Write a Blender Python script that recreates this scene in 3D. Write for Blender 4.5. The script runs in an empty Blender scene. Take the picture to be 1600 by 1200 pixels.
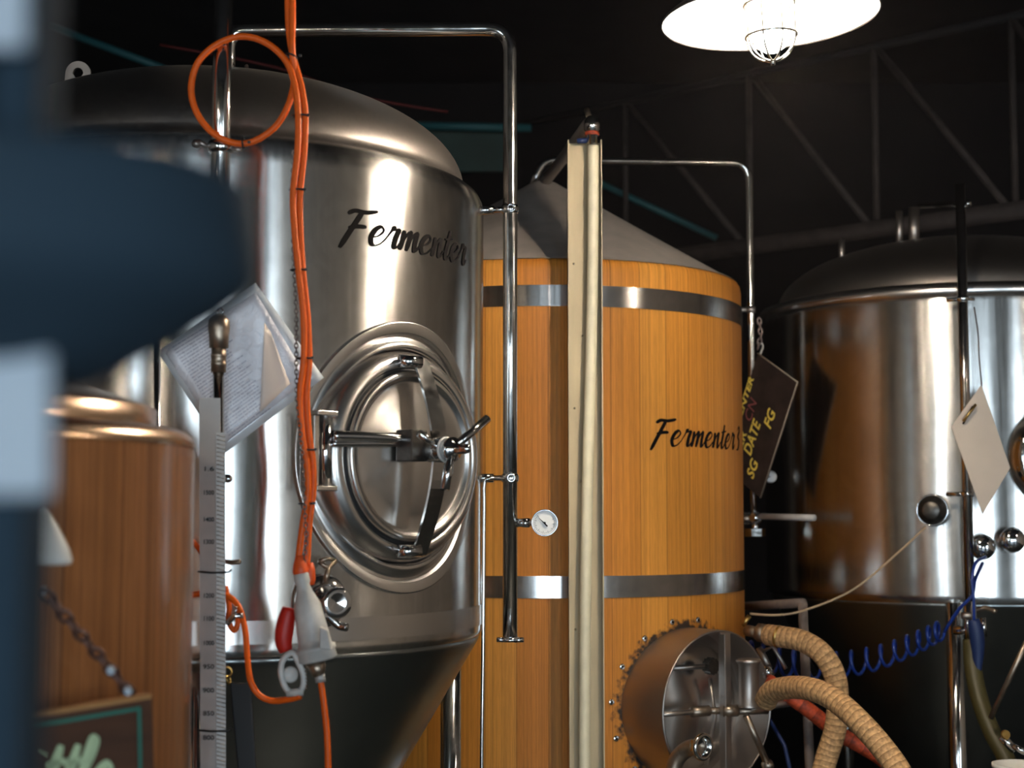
import bpy, math, random
from mathutils import Vector, Matrix
random.seed(7)
C = bpy.context.scene.collection
SC = bpy.context.scene
PI = math.pi
F_PX = 2440.0
PITCH = math.radians(4.69)
EYE = 1.6

# ---------------------------------------------------------------- camera
cam_d = bpy.data.cameras.new('camera'); cam = bpy.data.objects.new('camera', cam_d); C.objects.link(cam)
cam.location = (0, 0, EYE); cam.rotation_euler = (PI/2 + PITCH, 0, 0)
cam_d.sensor_width = 36; cam_d.lens = F_PX/1600*36; cam_d.clip_start = .05; cam_d.clip_end = 100
cam_d.dof.use_dof = True; cam_d.dof.focus_distance = 4.3; cam_d.dof.aperture_fstop = 2.9
SC.camera = cam
# ---------------------------------------------------------------- exposure, world (daylight outside the openings behind the camera)
SC.view_settings.view_transform = 'Standard'; SC.view_settings.look = 'None'
SC.view_settings.gamma = 1; SC.view_settings.use_curve_mapping = False
SC.view_settings.exposure = 0.12
w = bpy.data.worlds.new('daylight'); SC.world = w; w.use_nodes = True
w.node_tree.nodes['Background'].inputs[0].default_value = (.70, .86, 1.0, 1)
w.node_tree.nodes['Background'].inputs[1].default_value = 15.0
SC.cycles.use_denoising = True
SC.cycles.sample_clamp_indirect = 4
SC.cycles.max_bounces = 8
BULB = 60.0             # lamp globe emission strength
LAMP_W = 1150.0          # light of the nearest lamp, watts
BULB_COL = (1.0, .86, .68, 1)

# daylight portals, one per opening in the rear wall
def portal(x, z, sx, sz, y=-4.45):
    l = bpy.data.lights.new('window_portal', 'AREA'); l.shape = 'RECTANGLE'; l.size = sx; l.size_y = sz
    l.cycles.is_portal = True
    o = bpy.data.objects.new('window_portal', l); C.objects.link(o); o.location = (x, y, z)
    o.rotation_euler = (PI/2, 0, 0)
    return o
OPENINGS = [(-.1, 1.05, 1.0, 2.1), (1.5, 1.05, .8, 2.1), (4.9, 1.3, .9, 2.6), (-3.6, 1.7, .8, 1.4)]
for (x, z, sx, sz) in OPENINGS: portal(x, z, sx, sz)

# ---------------------------------------------------------------- placement maths
def P(px, py, Y):
    a = (px-800)/F_PX; b = (600-py)/F_PX; c, s = math.cos(PITCH), math.sin(PITCH)
    t = Y/(c - s*b)
    return Vector((a*t, Y, EYE + (s + c*b)*t))
def PP(pts): return [P(*p) for p in pts]
class Tank:
    def __init__(s, x, y, R): s.c = Vector((x, y, 0)); s.R = R; s.a0 = math.atan2(-y, -x)
    def dir(s, phi): a = s.a0 + math.radians(phi); return Vector((math.cos(a), math.sin(a), 0))
    def pt(s, phi, z, n=0): return s.c + s.dir(phi)*(s.R+n) + Vector((0, 0, z))
    def frame(s, phi, z):
        d = s.dir(phi); v = Vector((0, 0, 1)); u = v.cross(d)
        o = s.pt(phi, z)
        return Matrix(((u.x, v.x, d.x, o.x), (u.y, v.y, d.y, o.y), (u.z, v.z, d.z, o.z), (0, 0, 0, 1)))
T1 = Tank(-.83, 4.32, .75); T3 = Tank(.1225, 6.0, .756); T5 = Tank(1.865, 6.5, .8); T0 = Tank(-1.172, 2.76, .6)
def axis_frame(o, d, up=Vector((0, 0, 1))):
    d = Vector(d).normalized()
    if abs(d.dot(up)) > .98: up = Vector((0, 1, 0))
    u = up.cross(d).normalized(); v = d.cross(u)
    return Matrix(((u.x, v.x, d.x, o[0]), (u.y, v.y, d.y, o[1]), (u.z, v.z, d.z, o[2]), (0, 0, 0, 1)))
def smooth_path(pts, n=6, closed=False):
    pts = [Vector(p) for p in pts]; out = []
    m = len(pts)
    rng = range(m) if closed else range(m-1)
    for i in rng:
        g = (lambda k: pts[k % m]) if closed else (lambda k: pts[max(0, min(m-1, k))])
        p0, p1, p2, p3 = g(i-1), g(i), g(i+1), g(i+2)
        for k in range(n):
            t = k/n
            out.append(.5*((2*p1) + (p2-p0)*t + (2*p0-5*p1+4*p2-p3)*t*t + (3*p1-p0-3*p2+p3)*t**3))
    if not closed: out.append(pts[-1])
    return out

# ---------------------------------------------------------------- mesh builder
class MB:
    def __init__(s, M=None): s.v = []; s.f = []; s.sm = []; s.along = []; s.M = M or Matrix.Identity(4); s.uv = {}
    def add(s, vs, fs, smooth=False, along=None, uvs=None):
        k = len(s.v)
        for i, p in enumerate(vs):
            s.v.append(s.M @ Vector(p)); s.along.append(along[i] if along else 0.0)
        for j, f in enumerate(fs):
            if uvs: s.uv[len(s.f)] = uvs[j]
            s.f.append([k+i for i in f]); s.sm.append(smooth)
        return s
    def box(s, c, d, M=None):
        x, y, z = [e/2 for e in d]; M = M or Matrix.Translation(Vector(c))
        vs = [M @ Vector((i*x, j*y, k*z)) for i in (-1, 1) for j in (-1, 1) for k in (-1, 1)]
        return s.add(vs, [(0, 1, 3, 2), (4, 6, 7, 5), (0, 4, 5, 1), (2, 3, 7, 6), (0, 2, 6, 4), (1, 5, 7, 3)])
    def lathe(s, prof, M=None, n=48, caps=True, smooth=True, arc=None):
        M = M or Matrix.Identity(4); vs = []; fs = []
        for (r, z) in prof:
            for i in range(n):
                a = 2*PI*i/n; vs.append(M @ Vector((r*math.cos(a), r*math.sin(a), z)))
        for j in range(len(prof)-1):
            for i in range(n):
                k = (i+1) % n
                fs.append((j*n+i, j*n+k, (j+1)*n+k, (j+1)*n+i))
        s.add(vs, fs, smooth)
        if caps:
            k = len(s.v)-len(vs)
            for j, rev in ((0, True), (len(prof)-1, False)):
                if prof[j][0] > 1e-5:
                    f = [k+j*n+i for i in range(n)]
                    s.f.append(f[::-1] if rev else f); s.sm.append(False)
        return s
    def tube(s, pts, r, n=12, closed=False, caps=True, flat=None):
        pts = [Vector(p) for p in pts]; m = len(pts); vs = []; fs = []; al = []
        L = 0; up = None
        for i, p in enumerate(pts):
            a = pts[(i-1) % m] if (closed or i > 0) else p
            b = pts[(i+1) % m] if (closed or i < m-1) else p
            t = (b-a).normalized()
            if up is None:
                up = Vector((0, 0, 1)) if abs(t.z) < .9 else Vector((0, 1, 0))
            u = (up - t*up.dot(t)).normalized(); up = u; w_ = t.cross(u)
            rr = r(i/(m-1)) if callable(r) else r
            if i: L += (p-pts[i-1]).length
            ru, rw = (rr, rr) if flat is None else flat
            for k in range(n):
                an = 2*PI*k/n; vs.append(p + u*math.cos(an)*ru + w_*math.sin(an)*rw); al.append(L)
        for i in range(m if closed else m-1):
            j = (i+1) % m
            for k in range(n):
                q = (k+1) % n
                fs.append((i*n+k, i*n+q, j*n+q, j*n+k))
        if caps and not closed:
            fs.append(tuple(range(n))[::-1]); fs.append(tuple((m-1)*n+k for k in range(n)))
        return s.add(vs, fs, True, al)
    def ring(s, o, d, R, r, n=32, m=10, ry=None):
        M = axis_frame(o, d)
        pts = [M @ Vector((R*math.cos(2*PI*i/n), (ry or R)*math.sin(2*PI*i/n), 0)) for i in range(n)]
        return s.tube(pts, r, m, closed=True)
    def quad(s, pts, uv=((0, 0), (1, 0), (1, 1), (0, 1))):
        return s.add(pts, [(0, 1, 2, 3)], False, None, [uv])
    def slab(s, quad_pts, th):
        a, b, c, d = [Vector(p) for p in quad_pts]; nrm = (b-a).cross(d-a).normalized()*th
        vs = [a, b, c, d, a-nrm, b-nrm, c-nrm, d-nrm]
        u = ((0, 0), (1, 0), (1, 1), (0, 1))
        return s.add(vs, [(0, 1, 2, 3), (7, 6, 5, 4), (0, 4, 5, 1), (1, 5, 6, 2), (2, 6, 7, 3), (3, 7, 4, 0)], False, None, [u]*6)
    def build(s, name, mat, parent=None, bevel=0, wn=False):
        org = parent_origin(parent)
        me = bpy.data.meshes.new(name)
        me.from_pydata([tuple(v-org) for v in s.v], [], s.f)
        me.polygons.foreach_set('use_smooth', s.sm)
        if any(s.along):
            at = me.attributes.new('along', 'FLOAT', 'POINT'); at.data.foreach_set('value', s.along)
        if s.uv:
            ul = me.uv_layers.new(name='UVMap')
            for p in me.polygons:
                if p.index in s.uv:
                    for k, li in enumerate(p.loop_indices): ul.data[li].uv = s.uv[p.index][k]
        me.materials.append(mat); me.update(); me.validate()
        o = bpy.data.objects.new(name, me); C.objects.link(o)
        if parent: o.parent = parent
        if bevel:
            b = o.modifiers.new('bevel', 'BEVEL'); b.width = bevel; b.segments = 2; b.limit_method = 'ANGLE'; b.angle_limit = .6
        return o
def parent_origin(p):
    v = Vector((0, 0, 0))
    while p is not None: v = v + p.location; p = p.parent
    return v
def thing(name, label, cat, loc=(0, 0, 0), group=None):
    o = bpy.data.objects.new(name, None); C.objects.link(o); o.location = loc; o.empty_display_size = .1
    o['label'] = label; o['category'] = cat
    if group: o['group'] = group
    return o
def tag(o, label, cat, group=None):
    o['label'] = label; o['category'] = cat
    if group: o['group'] = group
    return o
def struct(o): o['kind'] = 'structure'; return o
def box_m(name, c, d, mat, parent=None, bevel=0): return MB().box(c, d).build(name, mat, parent, bevel)

# ---------------------------------------------------------------- materials
def mat(name, col, rough=.5, metal=0.0, **kw):
    m = bpy.data.materials.new(name); m.use_nodes = True; b = m.node_tree.nodes['Principled BSDF']
    b.inputs['Base Color'].default_value = (*col, 1); b.inputs['Roughness'].default_value = rough; b.inputs['Metallic'].default_value = metal
    for k, v in kw.items(): b.inputs[k.replace('_', ' ')].default_value = v
    return m
def N(m, t, **kw):
    n = m.node_tree.nodes.new(t)
    for k, v in kw.items(): setattr(n, k, v)
    return n
def L(m, a, b): m.node_tree.links.new(a, b)
def noisy(m, scale=30, amount=.25, stretch=(1, 1, 1), bump=0.0, rough_amt=0.0, coord='Object', bump_dist=.002, detail=4):
    """vary base colour / roughness / bump by noise"""
    b = m.node_tree.nodes['Principled BSDF']
    tc = N(m, 'ShaderNodeTexCoord'); mp = N(m, 'ShaderNodeMapping'); mp.inputs['Scale'].default_value = stretch
    nz = N(m, 'ShaderNodeTexNoise'); nz.inputs['Scale'].default_value = scale; nz.inputs['Detail'].default_value = detail
    L(m, tc.outputs[coord], mp.inputs[0]); L(m, mp.outputs[0], nz.inputs['Vector'])
    if amount:
        mix = N(m, 'ShaderNodeMix', data_type='RGBA', blend_type='MULTIPLY'); mix.inputs[0].default_value = 1
        base = b.inputs['Base Color'].default_value[:]
        mix.inputs[6].default_value = base
        mr = N(m, 'ShaderNodeMapRange'); mr.inputs[1].default_value = .3; mr.inputs[2].default_value = .7
        mr.inputs[3].default_value = 1-amount; mr.inputs[4].default_value = 1+amount*.3
        L(m, nz.outputs[0], mr.inputs[0]); L(m, mr.outputs[0], mix.inputs[7]); L(m, mix.outputs[2], b.inputs['Base Color'])
    if rough_amt:
        mr = N(m, 'ShaderNodeMapRange'); r = b.inputs['Roughness'].default_value
        mr.inputs[1].default_value = .3; mr.inputs[2].default_value = .7
        mr.inputs[3].default_value = r-rough_amt; mr.inputs[4].default_value = r+rough_amt
        L(m, nz.outputs[0], mr.inputs[0]); L(m, mr.outputs[0], b.inputs['Roughness'])
    if bump:
        bp = N(m, 'ShaderNodeBump'); bp.inputs['Strength'].default_value = bump; bp.inputs['Distance'].default_value = bump_dist
        L(m, nz.outputs[0], bp.inputs['Height']); L(m, bp.outputs[0], b.inputs['Normal'])
    return m
def brushed(name, col=(.62, .60, .57), rough=.3, aniso=.8, wave=.25, wave_scale=1.6, streak=.07, rot=.25):
    m = mat(name, col, rough, 1.0); b = m.node_tree.nodes['Principled BSDF']
    b.inputs['Anisotropic'].default_value = aniso
    b.inputs['Anisotropic Rotation'].default_value = rot
    tg = N(m, 'ShaderNodeTangent', direction_type='RADIAL', axis='Z'); L(m, tg.outputs[0], b.inputs['Tangent'])
    tc = N(m, 'ShaderNodeTexCoord')
    # fine vertical scuffs
    mp = N(m, 'ShaderNodeMapping'); mp.inputs['Scale'].default_value = (60, 60, 2.2)
    nz = N(m, 'ShaderNodeTexNoise'); nz.inputs['Scale'].default_value = 1.2; nz.inputs['Detail'].default_value = 2
    L(m, tc.outputs['Object'], mp.inputs[0]); L(m, mp.outputs[0], nz.inputs['Vector'])
    mr = N(m, 'ShaderNodeMapRange'); mr.inputs[1].default_value = .3; mr.inputs[2].default_value = .72
    mr.inputs[3].default_value = max(.04, rough-streak*.6); mr.inputs[4].default_value = rough+streak
    L(m, nz.outputs[0], mr.inputs[0]); L(m, mr.outputs[0], b.inputs['Roughness'])
    # swirl scratches lighten
    n2 = N(m, 'ShaderNodeTexNoise'); n2.inputs['Scale'].default_value = 7; n2.inputs['Detail'].default_value = 6; n2.inputs['Distortion'].default_value = 2.5
    L(m, tc.outputs['Object'], n2.inputs['Vector'])
    mix = N(m, 'ShaderNodeMix', data_type='RGBA', blend_type='MULTIPLY'); mix.inputs[0].default_value = 1
    mix.inputs[6].default_value = (*col, 1)
    m2 = N(m, 'ShaderNodeMapRange'); m2.inputs[1].default_value = .3; m2.inputs[2].default_value = .7; m2.inputs[3].default_value = .88; m2.inputs[4].default_value = 1.06
    L(m, n2.outputs[0], m2.inputs[0]); L(m, m2.outputs[0], mix.inputs[7]); L(m, mix.outputs[2], b.inputs['Base Color'])
    # large waviness of sheet metal
    n3 = N(m, 'ShaderNodeTexNoise'); n3.inputs['Scale'].default_value = wave_scale; n3.inputs['Detail'].default_value = 1
    L(m, tc.outputs['Object'], n3.inputs['Vector'])
    bp = N(m, 'ShaderNodeBump'); bp.inputs['Strength'].default_value = wave; bp.inputs['Distance'].default_value = .04
    L(m, n3.outputs[0], bp.inputs['Height'])
    bp2 = N(m, 'ShaderNodeBump'); bp2.inputs['Strength'].default_value = .05; bp2.inputs['Distance'].default_value = .0003
    L(m, nz.outputs[0], bp2.inputs['Height']); L(m, bp.outputs[0], bp2.inputs['Normal']); L(m, bp2.outputs[0], b.inputs['Normal'])
    return m
def wood(name, nst, c1, c2, c3, rough=.5, stain=None, grain=1.0, metal=0.0, jit=.35, coat=0.0):
    m = mat(name, c1, rough, metal, Specular_IOR_Level=.3); b = m.node_tree.nodes['Principled BSDF']
    if coat: b.inputs['Coat Weight'].default_value = coat; b.inputs['Coat Roughness'].default_value = .15
    tc = N(m, 'ShaderNodeTexCoord'); sx = N(m, 'ShaderNodeSeparateXYZ'); L(m, tc.outputs['Object'], sx.inputs[0])
    at = N(m, 'ShaderNodeMath', operation='ARCTAN2'); L(m, sx.outputs[1], at.inputs[0]); L(m, sx.outputs[0], at.inputs[1])
    mu = N(m, 'ShaderNodeMath', operation='MULTIPLY'); mu.inputs[1].default_value = nst/(2*PI); L(m, at.outputs[0], mu.inputs[0])
    fl = N(m, 'ShaderNodeMath', operation='FLOOR'); L(m, mu.outputs[0], fl.inputs[0])
    fr = N(m, 'ShaderNodeMath', operation='FRACT'); L(m, mu.outputs[0], fr.inputs[0])
    wn = N(m, 'ShaderNodeTexWhiteNoise', noise_dimensions='1D'); L(m, fl.outputs[0], wn.inputs['W'])
    # per-stave colour
    ramp = N(m, 'ShaderNodeValToRGB'); cr = ramp.color_ramp
    cr.elements[0].color = (*c2, 1); cr.elements[1].color = (*c3, 1); e = cr.elements.new(.5); e.color = (*c1, 1)
    L(m, wn.outputs['Value'], ramp.inputs[0])
    # grain: noise stretched along z, offset per stave
    cb = N(m, 'ShaderNodeCombineXYZ')
    a1 = N(m, 'ShaderNodeMath', operation='MULTIPLY'); a1.inputs[1].default_value = 6.0*grain; L(m, mu.outputs[0], a1.inputs[0])
    a2 = N(m, 'ShaderNodeMath', operation='MULTIPLY'); a2.inputs[1].default_value = .55; L(m, sx.outputs[2], a2.inputs[0])
    a3 = N(m, 'ShaderNodeMath', operation='MULTIPLY'); a3.inputs[1].default_value = 37.0; L(m, wn.outputs['Value'], a3.inputs[0])
    L(m, a1.outputs[0], cb.inputs[0]); L(m, a2.outputs[0], cb.inputs[1]); L(m, a3.outputs[0], cb.inputs[2])
    nz = N(m, 'ShaderNodeTexNoise'); nz.inputs['Scale'].default_value = 1.6; nz.inputs['Detail'].default_value = 6; nz.inputs['Roughness'].default_value = .65; nz.inputs['Distortion'].default_value = .4
    L(m, cb.outputs[0], nz.inputs['Vector'])
    mr = N(m, 'ShaderNodeMapRange'); mr.inputs[1].default_value = .25; mr.inputs[2].default_value = .7; mr.inputs[3].default_value = 1-jit; mr.inputs[4].default_value = 1+jit*.3
    L(m, nz.outputs[0], mr.inputs[0])
    # fine dashes
    cb2 = N(m, 'ShaderNodeCombineXYZ'); a4 = N(m, 'ShaderNodeMath', operation='MULTIPLY'); a4.inputs[1].default_value = 60; L(m, mu.outputs[0], a4.inputs[0])
    a5 = N(m, 'ShaderNodeMath', operation='MULTIPLY'); a5.inputs[1].default_value = 14; L(m, sx.outputs[2], a5.inputs[0])
    L(m, a4.outputs[0], cb2.inputs[0]); L(m, a5.outputs[0], cb2.inputs[1])
    n2 = N(m, 'ShaderNodeTexNoise'); n2.inputs['Scale'].default_value = 1; n2.inputs['Detail'].default_value = 2; L(m, cb2.outputs[0], n2.inputs['Vector'])
    mr2 = N(m, 'ShaderNodeMapRange'); mr2.inputs[1].default_value = .3; mr2.inputs[2].default_value = .6; mr2.inputs[3].default_value = .82; mr2.inputs[4].default_value = 1.04
    L(m, n2.outputs[0], mr2.inputs[0])
    mm = N(m, 'ShaderNodeMath', operation='MULTIPLY'); L(m, mr.outputs[0], mm.inputs[0]); L(m, mr2.outputs[0], mm.inputs[1])
    # joints
    c0 = N(m, 'ShaderNodeMath', operation='SUBTRACT'); c0.inputs[1].default_value = .5; L(m, fr.outputs[0], c0.inputs[0])
    c4 = N(m, 'ShaderNodeMath', operation='ABSOLUTE'); L(m, c0.outputs[0], c4.inputs[0])
    j = N(m, 'ShaderNodeMapRange'); j.inputs[1].default_value = .480; j.inputs[2].default_value = .497; j.inputs[3].default_value = 1; j.inputs[4].default_value = .45
    L(m, c4.outputs[0], j.inputs[0])
    m3 = N(m, 'ShaderNodeMath', operation='MULTIPLY'); L(m, mm.outputs[0], m3.inputs[0]); L(m, j.outputs[0], m3.inputs[1])
    mix = N(m, 'ShaderNodeMix', data_type='RGBA', blend_type='MULTIPLY'); mix.inputs[0].default_value = 1
    L(m, ramp.outputs[0], mix.inputs[6]); L(m, m3.outputs[0], mix.inputs[7])
    last = mix.outputs[2]
    if stain:
        ds = N(m, 'ShaderNodeVectorMath', operation='DISTANCE'); L(m, tc.outputs['Object'], ds.inputs[0]); ds.inputs[1].default_value = stain[0]
        nn = N(m, 'ShaderNodeTexNoise'); nn.inputs['Scale'].default_value = 40; nn.inputs['Detail'].default_value = 5; L(m, tc.outputs['Object'], nn.inputs['Vector'])
        ad = N(m, 'ShaderNodeMath', operation='MULTIPLY_ADD'); ad.inputs[1].default_value = -.12; L(m, nn.outputs[0], ad.inputs[0]); L(m, ds.outputs['Value'], ad.inputs[2])
        st = N(m, 'ShaderNodeMapRange'); st.inputs[1].default_value = stain[1]-.075; st.inputs[2].default_value = stain[1]-.05
        L(m, ad.outputs[0], st.inputs[0])
        mx = N(m, 'ShaderNodeMix', data_type='RGBA'); L(m, st.outputs[0], mx.inputs[0]); mx.inputs[6].default_value = (.03, .02, .015, 1); L(m, last, mx.inputs[7])
        last = mx.outputs[2]
    L(m, last, b.inputs['Base Color'])
    bp = N(m, 'ShaderNodeBump'); bp.inputs['Strength'].default_value = .35; bp.inputs['Distance'].default_value = .002
    L(m, m3.outputs[0], bp.inputs['Height']); L(m, bp.outputs[0], b.inputs['Normal'])
    return m

M = {}
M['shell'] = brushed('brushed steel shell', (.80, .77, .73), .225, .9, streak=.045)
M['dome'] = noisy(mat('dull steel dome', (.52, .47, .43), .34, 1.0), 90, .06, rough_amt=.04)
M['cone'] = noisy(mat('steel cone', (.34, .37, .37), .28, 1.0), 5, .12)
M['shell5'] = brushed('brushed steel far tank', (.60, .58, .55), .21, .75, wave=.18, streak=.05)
M['plate'] = mat('satin steel', (.80, .76, .72), .27, 1.0)
M['pipe'] = noisy(mat('polished steel pipe', (.72, .70, .67), .13, 1.0), 40, .1, rough_amt=.05)
M['chrome'] = mat('chrome', (.80, .80, .80), .08, 1.0)
M['cast'] = mat('cast steel', (.46, .41, .37), .42, 1.0)
M['darkcast'] = noisy(mat('dark steel block', (.10, .09, .08), .35, .8), 50, .3)
M['rubber'] = mat('black rubber', (.015, .015, .015), .6)
M['tie'] = mat('black cable tie', (.012, .012, .012), .4)
M['ink'] = mat('black lettering', (.005, .004, .004), .9, Specular_IOR_Level=.1)
M['orange'] = noisy(mat('orange cable', (.85, .125, .008), .42, Specular_IOR_Level=.3), 60, .1)
M['orangecap'] = mat('orange plastic', (.80, .10, .015), .45)
M['red'] = mat('red plastic', (.55, .02, .01), .45)
M['white'] = noisy(mat('dirty white plastic', (.66, .64, .60), .4), 14, .35)
M['chain'] = mat('dull chain', (.22, .17, .15), .4, .9)
M['roof3'] = noisy(mat('galvanised cone', (.46, .41, .37), .55, .25), 12, .2, rough_amt=.08)
M['band'] = brushed('hoop steel', (.50, .48, .46), .20, .6, wave=.10, streak=.05)
mz3 = T3.frame(40.2, .943)
M['wood'] = wood('fir staves', 44, (.64, .245, .034), (.56, .195, .024), (.73, .31, .052), stain=((mz3.translation - T3.c)[:], .283), grain=1.6, jit=.42)
M['copper'] = wood('copper-brown polished staves', 30, (.42, .19, .085), (.46, .17, .05), (.50, .29, .18), rough=.3, metal=.3, jit=.6, grain=1.6, coat=.9)
M['coppertrim'] = mat('warm steel rim', (.70, .48, .33), .22, 1.0)
M['post'] = noisy(mat('olive cream painted steel', (.54, .44, .27), .5), 14, .25, (1, 1, .2))
M['hosecream'] = noisy(mat('cream hose', (.80, .72, .52), .42), 20, .12)
M['blackbeam'] = noisy(mat('dark roof steel', (.046, .034, .030), .8), 14, .4)
M['ceiling'] = noisy(mat('dark ceiling', (.022, .018, .018), .9), 3, .3)
M['wall'] = noisy(mat('dark wall', (.014, .011, .011), .9), 2, .3)
M['pale'] = noisy(mat('pale grey-green wall', (.42, .47, .42), .8), 1.2, .5, (1, 1, .1))
M['side'] = noisy(mat('brown boarded wall', (.56, .46, .38), .8), 3, .5, (1, 2, .1))
M['floor'] = noisy(mat('wet dark concrete', (.022, .027, .028), .4), 3, .4)
M['darkred'] = mat('dark red cable', (.10, .006, .005), .6)
M['rust'] = mat('rusty chain', (.14, .075, .06), .5, .5)
M['teal'] = mat('teal skylight beam', (.02, .11, .12), .5)  # teal colour stands in for skylight glow along the beam edges
M['panel'] = noisy(mat('dark green panel', (.03, .06, .05), .7), 4, .3)
M['shade'] = mat('white enamel', (.55, .54, .50), .4)
M['shadeout'] = mat('black enamel', (.03, .025, .022), .35)
M['blue'] = mat('dark blue painted metal', (.026, .046, .066), .85, Specular_IOR_Level=.15)
M['label'] = mat('pale plate', (.44, .51, .58), .6)
M['board'] = noisy(mat('black chalk board', (.035, .022, .018), .9, Specular_IOR_Level=.1), 12, .4)
M['boardedge'] = mat('worn board edge', (.30, .24, .18), .6)
M['yellow'] = mat('yellow paint', (.85, .62, .10), .5)
M['pink'] = mat('faded red chalk', (.22, .05, .05), .7)
M['card'] = noisy(mat('beige card', (.62, .52, .43), .6), 6, .1)
M['brass'] = mat('brass', (.55, .36, .12), .3, 1.0)
M['bronze'] = noisy(mat('weathered fitting', (.42, .33, .25), .35, .9), 40, .3)
M['alu'] = noisy(mat('aluminium scale', (.52, .50, .48), .5, .35), 14, .15)
M['wrap'] = mat('beige wrapped hose', (.46, .265, .115), .75)
M['airblue'] = mat('blue air hose', (.006, .028, .19), .3)
M['gunblue'] = mat('blue rubber grip', (.006, .02, .085), .5)
M['olive'] = mat('olive hose', (.055, .045, .012), .5)
M['dial'] = mat('dial face', (.85, .83, .78), .4)
M['grey'] = noisy(mat('grey frame paint', (.17, .13, .11), .55), 20, .3)
M['signwood'] = noisy(mat('dark varnished sign board', (.075, .028, .012), .4), 5, .3, (1, 1, 8))
M['signedge'] = mat('sign board edge', (.40, .20, .07), .5)
M['greenpaint'] = mat('green painted line', (.02, .16, .12), .5)
M['palepaint'] = mat('pale green paint', (.48, .60, .36), .5)
M['wire'] = mat('beige wire', (.40, .28, .17), .6)
# wrapped hose bands follow the hose length
def hose_bands(m, pitch):
    b = m.node_tree.nodes['Principled BSDF']
    a = N(m, 'ShaderNodeAttribute'); a.attribute_name = 'along'
    tc = N(m, 'ShaderNodeTexCoord')
    nz = N(m, 'ShaderNodeTexNoise'); nz.inputs['Scale'].default_value = 18; L(m, tc.outputs['Object'], nz.inputs['Vector'])
    ad = N(m, 'ShaderNodeMath', operation='MULTIPLY_ADD'); ad.inputs[1].default_value = .02; L(m, nz.outputs[0], ad.inputs[0]); L(m, a.outputs['Fac'], ad.inputs[2])
    mu = N(m, 'ShaderNodeMath', operation='MULTIPLY'); mu.inputs[1].default_value = 1/pitch; L(m, ad.outputs[0], mu.inputs[0])
    fr = N(m, 'ShaderNodeMath', operation='FRACT'); L(m, mu.outputs[0], fr.inputs[0])
    rp = N(m, 'ShaderNodeValToRGB'); base = b.inputs['Base Color'].default_value[:]
    rp.color_ramp.elements[0].position = 0; rp.color_ramp.elements[0].color = (base[0]*.55, base[1]*.5, base[2]*.45, 1)
    rp.color_ramp.elements[1].position = .35; rp.color_ramp.elements[1].color = base
    e = rp.color_ramp.elements.new(.95); e.color = (min(1, base[0]*1.35), min(1, base[1]*1.4), min(1, base[2]*1.5), 1)
    L(m, fr.outputs[0], rp.inputs[0])
    n2 = N(m, 'ShaderNodeTexNoise'); n2.inputs['Scale'].default_value = 90; n2.inputs['Detail'].default_value = 5; L(m, tc.outputs['Object'], n2.inputs['Vector'])
    mr = N(m, 'ShaderNodeMapRange'); mr.inputs[1].default_value = .35; mr.inputs[2].default_value = .65; mr.inputs[3].default_value = .6; mr.inputs[4].default_value = 1.15
    L(m, n2.outputs[0], mr.inputs[0])
    mix = N(m, 'ShaderNodeMix', data_type='RGBA', blend_type='MULTIPLY'); mix.inputs[0].default_value = 1
    L(m, rp.outputs[0], mix.inputs[6]); L(m, mr.outputs[0], mix.inputs[7]); L(m, mix.outputs[2], b.inputs['Base Color'])
    bp = N(m, 'ShaderNodeBump'); bp.inputs['Strength'].default_value = .6; bp.inputs['Distance'].default_value = .003
    L(m, fr.outputs[0], bp.inputs['Height']); L(m, bp.outputs[0], b.inputs['Normal'])
hose_bands(M['wrap'], .021)
M['redhose'] = mat('orange wrapped hose', (.40, .05, .012), .6); hose_bands(M['redhose'], .05)
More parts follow.
